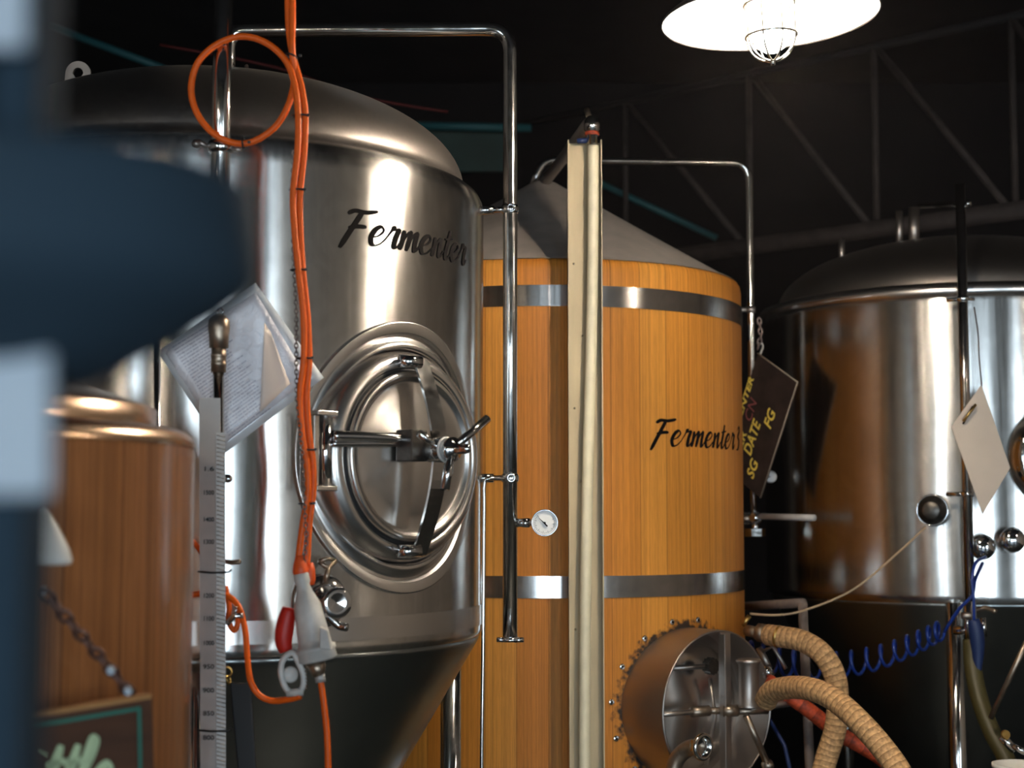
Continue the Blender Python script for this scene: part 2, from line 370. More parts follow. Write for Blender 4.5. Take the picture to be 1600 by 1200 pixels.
# printed paper
def paper_mat(name, rows, cols_from, cols_to, base=(.84, .82, .86)):
    m = mat(name, base, .35); b = m.node_tree.nodes['Principled BSDF']
    uv = N(m, 'ShaderNodeTexCoord'); sx = N(m, 'ShaderNodeSeparateXYZ'); L(m, uv.outputs['UV'], sx.inputs[0])
    mu = N(m, 'ShaderNodeMath', operation='MULTIPLY'); mu.inputs[1].default_value = rows; L(m, sx.outputs[1], mu.inputs[0])
    fr = N(m, 'ShaderNodeMath', operation='FRACT'); L(m, mu.outputs[0], fr.inputs[0])
    fl = N(m, 'ShaderNodeMath', operation='FLOOR'); L(m, mu.outputs[0], fl.inputs[0])
    ln = N(m, 'ShaderNodeMath', operation='LESS_THAN'); ln.inputs[1].default_value = .42; L(m, fr.outputs[0], ln.inputs[0])
    wn = N(m, 'ShaderNodeTexWhiteNoise', noise_dimensions='1D'); L(m, fl.outputs[0], wn.inputs['W'])
    le = N(m, 'ShaderNodeMapRange'); le.inputs[3].default_value = cols_to*.75; le.inputs[4].default_value = cols_to; L(m, wn.outputs['Value'], le.inputs[0])
    c1 = N(m, 'ShaderNodeMath', operation='LESS_THAN'); L(m, sx.outputs[0], c1.inputs[0]); L(m, le.outputs[0], c1.inputs[1])
    c2 = N(m, 'ShaderNodeMath', operation='GREATER_THAN'); c2.inputs[1].default_value = cols_from; L(m, sx.outputs[0], c2.inputs[0])
    cb = N(m, 'ShaderNodeCombineXYZ'); q = N(m, 'ShaderNodeMath', operation='MULTIPLY'); q.inputs[1].default_value = 70; L(m, sx.outputs[0], q.inputs[0])
    L(m, q.outputs[0], cb.inputs[0]); L(m, fl.outputs[0], cb.inputs[1])
    nz = N(m, 'ShaderNodeTexNoise'); nz.inputs['Scale'].default_value = 1; L(m, cb.outputs[0], nz.inputs['Vector'])
    g = N(m, 'ShaderNodeMath', operation='GREATER_THAN'); g.inputs[1].default_value = .44; L(m, nz.outputs[0], g.inputs[0])
    acc = ln
    for t in (c1, c2, g):
        x = N(m, 'ShaderNodeMath', operation='MULTIPLY'); L(m, acc.outputs[0], x.inputs[0]); L(m, t.outputs[0], x.inputs[1]); acc = x
    mix = N(m, 'ShaderNodeMix', data_type='RGBA'); L(m, acc.outputs[0], mix.inputs[0])
    mix.inputs[6].default_value = (*base, 1); mix.inputs[7].default_value = (.50, .48, .55, 1); L(m, mix.outputs[2], b.inputs['Base Color'])
    n3 = N(m, 'ShaderNodeTexNoise'); n3.inputs['Scale'].default_value = 9; n3.inputs['Distortion'].default_value = 1; L(m, uv.outputs['UV'], n3.inputs['Vector'])
    bp = N(m, 'ShaderNodeBump'); bp.inputs['Strength'].default_value = .5; bp.inputs['Distance'].default_value = .01
    L(m, n3.outputs[0], bp.inputs['Height']); L(m, bp.outputs[0], b.inputs['Normal'])
    b.inputs['Coat Weight'].default_value = .5; b.inputs['Coat Roughness'].default_value = .15
    return m
M['paper'] = paper_mat('printed paper', 34, .08, .62)
M['sleeve'] = mat('plastic sleeve', (.74, .76, .78), .2); M['sleeve'].node_tree.nodes['Principled BSDF'].inputs['Coat Weight'].default_value = .6
M['tan'] = mat('tan paper', (.78, .66, .58), .5)
def emit(name, col, s):
    m = bpy.data.materials.new(name); m.use_nodes = True; nt = m.node_tree; nt.nodes.clear()
    e = nt.nodes.new('ShaderNodeEmission'); o = nt.nodes.new('ShaderNodeOutputMaterial'); e.inputs[0].default_value = col; e.inputs[1].default_value = s
    nt.links.new(e.outputs[0], o.inputs[0]); return m
M['globe'] = emit('lit frosted globe', BULB_COL, BULB)
M['globe2'] = emit('dimmer lit globe', BULB_COL, BULB*.5)

# ---------------------------------------------------------------- room
struct(box_m('floor', (1, 4, -.05), (14, 18, .1), M['floor']))
struct(box_m('ceiling', (1, 4, 5.3), (14, 18, .2), M['ceiling']))
struct(box_m('wall_far', (1, 13.0, 2.6), (14, .2, 5.4), M['wall']))
struct(box_m('wall_left', (-6, 4, 2.6), (.2, 18, 5.4), M['side']))
struct(box_m('wall_right', (5.4, 4, 2.6), (.2, 18, 5.4), M['side']))
# rear wall with its openings, cut as strips
xs = sorted(OPENINGS); wb = MB(); x = -6.0
for (cx, cz, sx_, sz_) in xs:
    l, r = cx-sx_/2, cx+sx_/2
    wb.box(((x+l)/2, -4.5, 2.6), (l-x, .15, 5.2))
    top, bot = cz+sz_/2, cz-sz_/2
    wb.box((cx, -4.5, (top+5.2)/2), (sx_, .15, 5.2-top))
    if bot > .02: wb.box((cx, -4.5, bot/2), (sx_, .15, bot))
    x = r
wb.box(((x+8)/2, -4.5, 2.6), (8-x, .15, 5.2))
struct(wb.build('wall_rear', M['pale']))

# thin scattering volume added to stand in for lens glare around the lit lamp
hz = bpy.data.materials.new('glare_haze'); hz.use_nodes = True; nt = hz.node_tree; nt.nodes.clear()
vs_ = nt.nodes.new('ShaderNodeVolumeScatter'); vs_.inputs['Density'].default_value = .0009; vs_.inputs['Anisotropy'].default_value = .55; vs_.inputs['Color'].default_value = (1, .86, .84, 1)
oo = nt.nodes.new('ShaderNodeOutputMaterial'); nt.links.new(vs_.outputs[0], oo.inputs['Volume'])
hb0 = box_m('glare_haze', (0, 6.3, 2.9), (10.3, 9.0, 4.5), hz); hb0['kind'] = 'stuff'

# ---------------------------------------------------------------- script lettering drawn as brush strokes
G = {
 'F': (1.12, [[(.62, 1.62), (.48, 1.1), (.30, .45), (.12, -.28)], [(.08, 1.42), (.30, 1.60), (.75, 1.58), (1.22, 1.70)], [(.25, .72), (.55, .84), (.92, .86)]]),
 'e': (.70, [[(.10, .42), (.38, .52), (.56, .80), (.42, 1.0), (.20, .80), (.10, .40), (.24, .04), (.50, .10), (.74, .42)]]),
 'r': (.66, [[(.02, .42), (.18, .80), (.26, 1.12), (.30, .94), (.52, .98), (.46, .55), (.46, .12), (.58, .06), (.72, .36)]]),
 'm': (1.02, [[(.12, 1.0), (.14, .5), (.10, .0)], [(.12, .25), (.30, .80), (.44, .98), (.46, .5), (.42, .0)], [(.44, .25), (.62, .80), (.78, .98), (.78, .4), (.82, .06), (.92, .10), (1.06, .42)]]),
 'n': (.72, [[(.12, 1.0), (.14, .5), (.10, .0)], [(.12, .25), (.32, .82), (.47, .98), (.47, .4), (.52, .06), (.62, .10), (.76, .42)]]),
 't': (.50, [[(.30, 1.55), (.24, .9), (.18, .35), (.26, .03), (.40, .10), (.54, .38)], [(.02, 1.04), (.28, 1.08), (.56, 1.16)]]),
 'i': (.34, [[(.12, .95), (.14, .3), (.22, .04), (.38, .36)], [(.2, 1.35), (.22, 1.4)]]),
 'l': (.42, [[(.06, .4), (.30, 1.1), (.36, 1.6), (.22, 1.65), (.14, 1.0), (.14, .25), (.24, .03), (.44, .36)]]),
 'L': (1.0, [[(.42, 1.65), (.28, .9), (.10, .1), (.4, .02), (.9, .15)]]),
 '3': (.62, [[(.10, 1.30), (.34, 1.58), (.52, 1.30), (.24, .92), (.54, .62), (.44, .10), (.06, .02)]]),
 '1': (.4, [[(.05, 1.2), (.3, 1.6), (.2, 0)]]),
 ' ': (.32, [])}
def script_ribbons(text, mapper, wmax, thick=.0006, slant=.22, start=0.0, worn=None):
    mb = MB(); x = start
    for gi, ch in enumerate(text):
        adv, strokes = G[ch]
        for st in strokes:
            pts = [Vector((p[0]+x+slant*p[1], p[1], 0)) for p in st]
            sp = smooth_path(pts, 7)
            wx, wy = wmax*.62, wmax*.5
            a, b = [], []
            m = len(sp)
            for i, p in enumerate(sp):
                t = (sp[min(i+1, m-1)]-sp[max(i-1, 0)]).normalized(); nn = Vector((-t.y, t.x, 0))
                # heavy on down strokes, light on up strokes, tapering ends
                heavy = 1 if ch == 'F' else .42 + .58*min(1, max(0, -t.y*.9 + .35))if len(st) > 2 else 1
                end = min(1, .55 + 3*min(i, m-1-i)/m)
                wd = wmax*.5*heavy*end
                a.append(p + nn*wd); b.append(p - nn*wd)
            for i in range(m-1):
                qs = [a[i], a[i+1], b[i+1], b[i]]
                top = [mapper(q.x, q.y, thick) for q in qs]; bot = [mapper(q.x, q.y, -.0005) for q in qs]
                mb.add(top + bot, [(0, 1, 2, 3), (0, 4, 5, 1), (2, 6, 7, 3)])
        x += adv
    return mb, x
def tank_lettering(T, phi0, z0, text, xs_, ys_, parent):
    def mp(x, y, n):
        return T.pt(phi0 + math.degrees(x*xs_/T.R), z0 + y*ys_, n + .0015)
    mb, x = script_ribbons(text, mp, .20)
    return mb.build('lettering', M['ink'], parent)

def text_mesh(txt, name, origin, xdir, ydir, height, mat_, parent, shear=0.0, bold=.0, depth=.0006, width=None):
    cu = bpy.data.curves.new('t', 'FONT'); cu.body = txt; cu.size = 1; cu.extrude = 0; cu.offset = bold; cu.shear = shear; cu.resolution_u = 3
    ob = bpy.data.objects.new('t', cu); C.objects.link(ob)
    dg = bpy.context.evaluated_depsgraph_get(); me = bpy.data.meshes.new_from_object(ob.evaluated_get(dg))
    bpy.data.objects.remove(ob); xd = Vector(xdir).normalized(); yd = Vector(ydir).normalized(); nn = xd.cross(yd)
    sc = height/.72; wx = sc
    if width:
        mxx = max(v.co.x for v in me.vertices); wx = width/mxx
    mb = MB(); mb.add([Vector(origin) + xd*v.co.x*wx + yd*v.co.y*sc + nn*depth for v in me.vertices], [tuple(p.vertices) for p in me.polygons])
    return mb.build(name, mat_, parent)

# ---------------------------------------------------------------- steel conical tanks
def ellipse_prof(a, b, z0, n=14): return [(a*math.cos(t*PI/2/n), z0 + b*math.sin(t*PI/2/n)) for t in range(n)] + [(.0001, z0+b)]
t1 = thing('fermentation_tank', 'large brushed steel conical fermenter with round door and black script lettering, front centre-left', 'tank', T1.c)
def TZ(T): return Matrix.Translation(T.c)
MB(TZ(T1)).lathe([(.742, 1.268), (.749, 1.278), (.75, 1.285), (.75, 1.295), (.75, 2.42), (.75, 2.43), (.747, 2.455), (.738, 2.474), (.722, 2.487), (.70, 2.492)], n=160, caps=False).build('shell', M['shell'], t1)
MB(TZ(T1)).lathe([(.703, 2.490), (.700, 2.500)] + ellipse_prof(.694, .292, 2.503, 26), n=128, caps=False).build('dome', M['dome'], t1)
MB(TZ(T1)).lathe([(.7514, 1.298), (.7514, 1.352)], n=160, caps=False).build('lower_band', M['plate'], t1)
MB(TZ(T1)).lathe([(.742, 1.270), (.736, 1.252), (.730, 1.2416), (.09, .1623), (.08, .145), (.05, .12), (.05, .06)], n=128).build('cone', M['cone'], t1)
tank_lettering(T1, 22.6, 2.245, 'Fermenter', .0705, .050, t1)
for (x, y) in ((.655, .22), (.10, -.69), (-.69, 0), (-.2, .68)):
    p = T1.c + Vector((x, y, 0))
    MB().tube([p, p+Vector((0, 0, 1.24))], .030, 20).build('leg', M['pipe'], t1)
# lifting lug
lg = MB(); lo = P(122, 140, 4.35)
pr = []
for i in range(13):
    a = PI*i/12; pr.append((.036*math.cos(a), .045+.036*math.sin(a)))
out2 = [(.045, -.09)] + pr + [(-.045, -.09)]
vs = [Vector((lo.x + a, lo.y + d, lo.z + b)) for d in (-.006, .006) for a, b in out2]; n_ = len(out2)
hole = [(.014*math.cos(2*PI*i/15 + .2), .045+.016*math.sin(2*PI*i/15 + .2)) for i in range(n_)]
# plate with an eye: bridge outline to hole
import bisect
def lug_faces(vsn):
    pass
oa = sorted(range(n_), key=lambda i: math.atan2(out2[i][1]-.045, out2[i][0]))
ha = [(.015*math.cos(math.atan2(out2[i][1]-.045, out2[i][0])), .045+.017*math.sin(math.atan2(out2[i][1]-.045, out2[i][0]))) for i in range(n_)]
vs = [Vector((lo.x + a, lo.y + d, lo.z + b)) for d in (-.006, .006) for a, b in out2] + [Vector((lo.x + a, lo.y + d, lo.z + b)) for d in (-.006, .006) for a, b in ha]
fs = []
for k in range(n_):
    a, b = oa[k], oa[(k+1) % n_]
    fs += [(a, b, 2*n_+b, 2*n_+a), (n_+b, n_+a, 3*n_+a, 3*n_+b), (a, n_+a, n_+b, b), (2*n_+a, 2*n_+b, 3*n_+b, 3*n_+a)]
lg.add(vs, fs); lg.build('lifting_lug', M['cast'], t1)
MB().ring(P(385, 116, 4.32), (1, .2, 0), .022, .006, 18, 8).build('top_shackle', M['chain'], t1)

# manway of tank 1
F1 = T1.frame(37, 1.735)
def ncyl(T, u): return math.sqrt(max(.01, T.R**2-u*u)) - T.R
pad = MB(F1); rings = [(1.0, -.004, 1), (.996, .008, 1), (.990, .010, 1), (.985, .010, 1), (.915, .010, 1), (.910, .009, 1), (.900, -.003, 1), (.895, -.004, 1), (.84, .001, .7), (.80, .010, .5), (.77, .0, 0)]
nn_ = 96; vs = []; fs = []
for (k, h, m_) in rings:
    for i in range(nn_):
        a = 2*PI*i/nn_; u = .02*(k-.7)/.3 + .312*k*math.cos(a); v = .334*k*math.sin(a)
        if m_ == 0: u = .262*math.cos(a); v = .262*math.sin(a)
        vs.append((u, v, ncyl(T1, u)+h + (.012 if m_ < 1 else 0)))
for j in range(len(rings)-1):
    for i in range(nn_):
        q = (i+1) % nn_; fs.append((j*nn_+i, j*nn_+q, (j+1)*nn_+q, (j+1)*nn_+i))
pad.add(vs, fs, True); manpad = pad.build('manway_pad', M['plate'], t1)
col = MB(F1); col.lathe([(.262, -.075), (.262, -.01), (.259, .010), (.250, .026), (.238, .036), (.226, .040), (.218, .038), (.214, .030), (.214, -.02)], n=96, caps=False)
manc = col.build('manway_collar', M['plate'], t1)
MB(F1).lathe([(.2145, .020), (.2145, .034), (.206, .034), (.206, .020)], n=96, caps=False).build('gasket', M['rubber'], manc)
dr = MB(F1); dr.lathe([(.2055, .015), (.2055, .046), (.202, .050), (.194, .051), (.190, .048), (.187, .043), (.175, .041), (.14, .050), (.08, .062), (.03, .068), (.0001, .069)], n=96, caps=False)
door1 = dr.build('manway_door', M['plate'], t1)
hb = MB(F1); hb.tube([(-.272, -.075, .035), (-.272, .085, .035)], .017, 20); hb.build('hinge_pin', M['chrome'], manc)
hb = MB(F1); hb.box((-.285, .091, .030), (.062, .012, .06)); hb.build('hinge_plate', M['plate'], manc, .002)
hb = MB(F1); hb.box((-.285, -.081, .030), (.062, .012, .06)); hb.build('hinge_plate', M['plate'], manc, .002)
hb = MB(F1); hb.box((-.305, .005, .02), (.018, .165, .05)); hb.build('hinge_back', M['plate'], manc, .003)
hb = MB(F1); hb.tube(smooth_path([(-.262, .040, .050), (-.18, .040, .075), (-.11, .038, .092), (-.065, .034, .095)], 6), .013, 14)
hb.build('hinge_arm', M['chrome'], door1)
hb = MB(F1); hb.tube(smooth_path([(-.262, .022, .048), (-.18, .024, .070), (-.11, .026, .085), (-.065, .028, .09)], 6), .008, 14)
hb.build('hinge_arm', M['chrome'], door1)
MB(F1).box((-.058, .022, .10), (.052, .075, .055)).build('arm_block', M['darkcast'], door1, .003)
hub = MB(F1); HF = Matrix.Translation(Vector((-.02, .012, 0)))
hub.lathe([(.010, .075), (.016, .08), (.016, .120), (.029, .125), (.030, .165), (.025, .175), (.025, .19), (.029, .194), (.029, .202), (.019, .206), (.015, .212), (.012, .214), (.012, .245), (.009, .252), (.003, .256)], M=HF, n=32)
hubo = hub.build('spindle_hub', M['chrome'], door1)
def spoke(u, v, n0, n1, r): 
    MB(F1).tube([(-.02, .012, n0), (-.02+u*.9, .012+v*.9, n1)], r, 14).build('tee_handle', M['pipe'], door1)
spoke(.115, .085, .195, .215, .0105); spoke(-.035, -.105, .195, .205, .0115); spoke(-.085, .040, .16, .165, .009)
MB(F1).ring((-.02, .012, .178), (0, 0, 1), .028, .003, 32, 8).build('washer', M['white'], door1)
# bowed strap
sp = []
for i in range(25):
    t = -1+2*i/24; sp.append((t*.238, .058 + .072*(1-abs(t)**1.7)))
vs = []; fs = []
for (v, n) in sp:
    for (du, dn) in ((-.024, 0), (.024, 0), (.024, .007), (-.024, .007)): vs.append((.004+du, v, n+dn))
for i in range(24):
    for k in range(4):
        q = (k+1) % 4; fs.append((i*4+k, i*4+q, (i+1)*4+q, (i+1)*4+k))
fs += [(0, 1, 2, 3), (96, 99, 98, 97)]
MB(F1).add(vs, fs).build('clamp_strap', M['pipe'], door1)
for v in (.228, -.228):
    MB(F1).tube([(-.052, v, .050), (.0, v, .072)], .0155, 18).build('strap_lug', M['chrome'], manc)

# sample port of tank 1
FP = T1.frame(19.2, 1.395)
pt = MB(FP); pt.lathe([(.062, -.01), (.062, .030), (.058, .034), (.030, .036)], n=40); port1 = pt.build('sample_port', M['pipe'], t1)
pc = MB(FP); pc.lathe([(.036, .034), (.040, .038), (.040, .056), (.036, .060)], n=36); pc.build('port_clamp', M['chrome'], port1)
pc = MB(FP); pc.lathe([(.018, .055), (.018, .095), (.022, .10), (.034, .112), (.036, .116), (.034, .120), (.020, .118), (.0001, .112)], n=36); pc.build('ferrule', M['chrome'], port1)
pc = MB(FP); pc.tube([(.0, .040, .047), (.006, .078, .047)], .007, 10); pc.tube([(-.018, .092, .047), (.006, .075, .047), (.026, .094, .047)], .006, 10); pc.tube([(-.018, .092, .047), (.004, .098, .047), (.026, .094, .047)], .005, 10); pc.build('wing_nut', M['bronze'], port1)
pc = MB(FP); pc.tube(smooth_path([(.0, -.03, .05), (.03, -.055, .055), (.045, -.06, .07)], 5), .010, 10); pc.build('clamp_tail', M['chrome'], port1)

# ---------------------------------------------------------------- blow off pipe beside tank 1
Yb = 4.3
bp_ = thing('blow_off_pipe', 'tall polished steel pipe bending over the steel dome and dropping down its right side', 'pipe', P(797, 1000, Yb))
def bend(a, b, c, r, n=8):
    a, b, c = Vector(a), Vector(b), Vector(c); d1 = (a-b).normalized(); d2 = (c-b).normalized()
    p0, p2 = b+d1*r, b+d2*r; return [p0.lerp(b, t/n).lerp(b.lerp(p2, t/n), t/n) for t in range(n+1)]
apex1 = T1.c + Vector((.03, .0, 2.79)); xk = P(797, 45, Yb)
A = apex1; B = Vector((A.x, A.y, P(370, 44, 4.32).z)); D = Vector((xk.x, Yb, P(797, 49, Yb).z)); E = P(797, 1000, Yb)
E.x = D.x = P(797, 600, Yb).x
topz = (B.z+D.z)/2; B.z = topz; D.z = topz
MB().tube([A] + bend(A, B, D, .05) + bend(B, D, E, .07) + [E+Vector((0, 0, .86)), E], lambda t: .0200, 20).build('pipe', M['pipe'], bp_)
for (yy, r) in ((327, .021), (747, .021)):
    q = P(797, yy, Yb); q.x = E.x
    cl = MB(); cl.lathe([(.02, -.012), (r+.002, -.011), (r+.004, -.004), (r+.004, .004), (r+.002, .011), (.02, .012)], M=Matrix.Translation(q), n=28)
    clo = cl.build('pipe_clamp', M['chrome'], bp_)
    MB().ring(q+Vector((.003, -.023, 0)), (0, 1, 0), .010, .0035, 18, 8).build('clamp_eye', M['chrome'], clo)
    s0 = q + Vector((-.105, .02, 0))
    MB().tube([s0, q+Vector((-.045, .01, 0))], .0125, 16).tube([q+Vector((-.045, .01, 0)), q+Vector((-.015, 0, 0))], .008, 14).build('standoff', M['chrome'], bp_)
q = E
cl = MB(); cl.lathe([(.0175, -.005), (.030, -.004), (.030, .006), (.0175, .010)], M=Matrix.Translation(q), n=28)
clo = cl.build('end_clamp', M['chrome'], bp_)
MB().tube([q+Vector((.012, -.026, .002)), q+Vector((.036, -.020, .002))], .0075, 12).build('clamp_bolt', M['chrome'], clo)
MB().tube([q+Vector((-.034, -.014, .002)), q+Vector((-.02, -.02, .002))], .007, 10).build('clamp_nut', M['chrome'], clo)
# thin conduit down the tank side
cd = MB(); a = P(757, 750, 4.25)
cd.tube(smooth_path([P(788, 748, 4.27), P(765, 748, 4.25), P(757, 756, 4.25), P(756.5, 800, 4.25), P(755, 1000, 4.25), P(753, 1150, 4.25), P(752, 1300, 4.25)], 6), .0052, 10)
tag(cd.build('conduit', M['pipe']), 'thin grey rod hanging from the lower clamp between steel tank and wooden tank', 'conduit')
# dial thermometer on the pipe
g0 = P(851, 817, 4.22)
th = thing('dial_thermometer', 'small round white dial thermometer on a short stub, in front of the wooden tank', 'thermometer', g0)
MB().tube([P(806, 817, Yb), P(826, 817, 4.27)], .0125, 16).tube([P(823, 817, 4.27), P(840, 817, 4.235)], .008, 12).build('stem', M['chrome'], th)
GD = axis_frame(g0, (.03, -1, .0))
MB(GD).lathe([(.028, -.012), (.034, -.010), (.0365, .0), (.0365, .006), (.033, .007), (.033, .004)], n=40, caps=False).lathe([(.028, -.012), (.0001, -.012)], n=40, caps=False).build('bezel', M['chrome'], th)
dl = MB(GD).lathe([(.033, .004), (.0001, .004)], n=40, caps=False).build('dial', M['dial'], th)
tk = MB(GD)
for i in range(27):
    a = math.radians(-225+270*i/26); r0 = .022 if i % 3 == 0 else .025
    tk.tube([(r0*math.cos(a), r0*math.sin(a), .0048), (.0285*math.cos(a), .0285*math.sin(a), .0048)], .0005, 4)
tk.build('tick_marks', M['ink'], dl)
MB(GD).tube([(-.0155, .013, .006), (.007, -.009, .006)], lambda t: .0006+.0016*t, 6).lathe([(.003, .0045), (.003, .0075), (.0001, .008)], n=12).build('needle', M['ink'], dl)

# ---------------------------------------------------------------- wooden tank
t3 = thing('wooden_fermentation_tank', 'large orange wooden stave tank with steel hoops and grey cone lid, centre', 'tank', T3.c)
MB(TZ(T3)).lathe([(.60, .06), (.756, .08), (.756, .09), (.756, 2.415), (.756, 2.425), (.752, 2.448), (.742, 2.460), (.70, 2.462)], n=160, caps=False).build('staves', M['wood'], t3)
MB(TZ(T3)).lathe([(.744, 2.4615), (.736, 2.468), (.71, 2.478), (.69, 2.490), (.06, 2.869), (.05, 2.875), (.03, 2.882), (.0001, 2.884)], n=128, caps=False).build('cone_lid', M['roof3'], t3)
for (a, b) in ((2.295, 2.367), (1.314, 1.387), (.42, .49)):
    hp = MB(TZ(T3)).lathe([(.7562, a), (.7598, a)], n=160, caps=False).lathe([(.7598, a), (.7598, b)], n=160, caps=False).lathe([(.7598, b), (.7562, b)], n=160, caps=False).build('hoop', M['band'], t3)
tank_lettering(T3, 28.4, 1.826, 'Fermenter', .0725, .055, t3)
adv_ = sum(G[c_][0] for c_ in 'Fermenter ')
tank_lettering(T3, 28.4 + math.degrees(adv_*.0725/T3.R), 1.826, '3', .0725, .055, t3)
# hoop lap joint
MB(T3.frame(4, 2.331)).box((0, 0, .0055), (.075, .070, .003)).build('hoop_joint', M['band'], hp)
# manway drum
F3 = mz3
dm = MB(F3); dm.lathe([(.262, -.075), (.262, .142), (.262, .146), (.260, .149), (.257, .149), (.255, .146), (.255, .142), (.255, -.01)], n=96, caps=False)
drum = dm.build('manway_drum', M['cast'], t3)
MB(F3).lathe([(.2545, .0), (.22, .002), (.215, .012), (.15, .020), (.0001, .035)], n=96, caps=False).build('manway_door', M['plate'], t3)
MB(F3).box((.022, 0, .157), (.048, .508, .012)).box((.022-.020, 0, .170), (.008, .50, .02)).build('cross_bar', M['cast'], drum, .002)
MB(F3).tube([(-.24, -.005, .10), (-.085, -.005, .12)], .009, 12).build('cross_rod', M['cast'], drum)
MB(F3).tube([(-.10, -.005, .12), (-.03, -.005, .13)], .018, 18).tube([(-.03, -.005, .13), (.0, -.005, .15)], .012, 14).tube([(.0, -.005, .165), (.05, -.005, .185)], .020, 18).tube([(.05, -.008, .185), (.165, -.010, .215)], .013, 16).build('cross_hub', M['bronze'], drum)
MB(F3).lathe([(.036, .0), (.038, .004), (.034, .012), (.034, .14), (.040, .150), (.042, .158), (.036, .162), (.018, .158), (.0001, .158)], M=Matrix(((1, 0, 0, .075), (0, 0, 1, .005), (0, -1, 0, .215), (0, 0, 0, 1))), n=32).build('handle_sleeve', M['cast'], drum)
MB(F3).tube([(.095, .0, .20), (.42, .008, .22)], .0125, 14).build('lever_bar', M['cast'], drum)
MB(F3).tube([(.06, -.02, .215), (.145, -.175, .225)], .0115, 14).lathe([(.0001, -.022), (.012, -.018), (.021, -.006), (.021, .006), (.012, .018), (.0001, .022)], M=Matrix.Translation(Vector((.152, -.19, .226))), n=20).build('tommy_bar', M['bronze'], drum)
MB(F3).tube([(-.12, .135, .05), (.03, .135, .075)], .009, 12).build('lock_rod', M['cast'], drum)
kn = MB(F3)
kp = []
for i in range(48):
    a = 2*PI*i/48; kp.append(.027+.0025*math.cos(a*12))
vs = [(.035+kp[i]*math.cos(2*PI*i/48), .135+kp[i]*math.sin(2*PI*i/48), z) for z in (.065, .095) for i in range(48)]
kn.add(vs, [(i, (i+1) % 48, 48+(i+1) % 48, 48+i) for i in range(48)] + [tuple(range(48))[::-1], tuple(range(48, 96))]); kn.build('star_knob', M['darkcast'], drum)
MB(F3).tube([(.05, .09, .06), (.075, -.04, .06), (.05, -.2, .04)], .007, 10).build('inner_rod', M['cast'], drum)
for i in range(15):
    a = 2*PI*i/15 + .12; u, v = .297*math.cos(a), .291*math.sin(a)
    nc = ncyl(T3, u); nu = math.asin(u/T3.R)
    fm = Matrix.Translation(Vector((u, v, nc))) @ Matrix.Rotation(nu, 4, 'Y')
    s_ = MB(F3).lathe([(.0105, .0), (.0105, .003), (.008, .005), (.0001, .005)], M=fm, n=14).build('screw', M['chrome'], t3)
    if i < 10: MB(F3).lathe([(.004, .005), (.004, .0065), (.0001, .0065)], M=fm, n=8).build('screw_socket', M['ink'], s_)
# drain elbow below the drum
dr_ = thing('drain_elbow', 'small bent steel drain pipe with open ferrule in front of the wooden tank door', 'pipe fitting', P(1050, 1230, 5.1))
MB().tube(smooth_path([P(1050, 1330, 5.1), P(1050, 1230, 5.1), P(1056, 1190, 5.1), P(1075, 1170, 5.08), P(1094, 1167, 5.04)], 6), .026, 20).build('elbow', M['bronze'], dr_)
ef = P(1098, 1167, 5.02); MB(axis_frame(ef, (.8, -.9, 0))).lathe([(.026, -.02), (.042, -.008), (.044, -.002), (.044, .004), (.040, .008), (.030, .008), (.028, -.03)], n=36, caps=False).build('ferrule', M['pipe'], dr_)
MB(axis_frame(ef, (.8, -.9, 0))).lathe([(.0275, -.02), (.0001, -.02)], n=24, caps=False).build('opening', M['darkcast'], dr_)

# ---------------------------------------------------------------- channel post with hose, elbow pipe to cone lid
Yp = 5.1
xl, xr = P(888, 700, Yp).x, P(942, 700, Yp).x
ztop = P(915, 221, Yp).z
post = thing('channel_post', 'tall cream and olive steel channel post standing before the wooden tank', 'post', ((xl+xr)/2, Yp, 0))
zc, hh = ztop/2, ztop
MB().box((xl+.002, Yp, zc), (.004, .055, hh)).box(((xl+xr)/2, Yp+.0275, zc), (xr-xl, .004, hh)).box((xr-.002, Yp, zc), (.004, .055, hh)).build('channel', M['post'], post)
for k in range(9):
    z = .5+k*.24
    MB().lathe([(.004, 0), (.004, .003), (.0001, .004)], M=axis_frame(Vector((xl+.018+.06*random.random(), Yp+.0255, z)), (0, -1, 0)), n=8).build('bolt', M['pipe'], post)
hs = [P(927, 228, 5.085), P(927, 300, 5.085), P(926, 420, 5.085), P(923, 560, 5.085), P(919, 700, 5.085), P(916, 850, 5.085), P(914, 1000, 5.085), P(913, 1200, 5.085), P(913, 1400, 5.085)]
tag(MB().tube(smooth_path(hs, 5), .0185, 18).build('riser_hose', M['hosecream']), 'cream hose running down inside the channel post', 'hose')
ej = thing('riser_elbow_pipe', 'grey pipe from the grey cone lid peak forward to the elbow above the post', 'pipe', P(925, 190, Yp))
el = P(925, 192, Yp-.015)
MB().tube([T3.c+Vector((0, 0, 2.875)), Vector((T3.c.x, T3.c.y, 2.88)).lerp(el, .5), el+Vector((-.012, .02, 0))], .021, 18).build('pipe', M['cast'], ej)
MB(Matrix.Translation(el)).lathe([(.017, -.075), (.017, -.045), (.022, -.043), (.022, -.028), (.026, -.024), (.027, -.005), (.024, .010), (.015, .022), (.0001, .026)], n=28).build('elbow', M['pipe'], ej)
MB(Matrix.Translation(el)).lathe([(.0225, -.044), (.0245, -.041), (.0245, -.033), (.0225, -.030)], n=28, caps=False).build('seal_ring', M['redhose'], ej)
MB().tube([el+Vector((-.05, -.005, -.063)), el+Vector((-.018, -.005, -.060))], .009, 10).build('blue_tap', M['gunblue'], ej)
MB().tube([P(917, 172, 5.2), P(921, 185, 5.15)], .010, 10).build('rubber_tip', M['bronze'], ej)

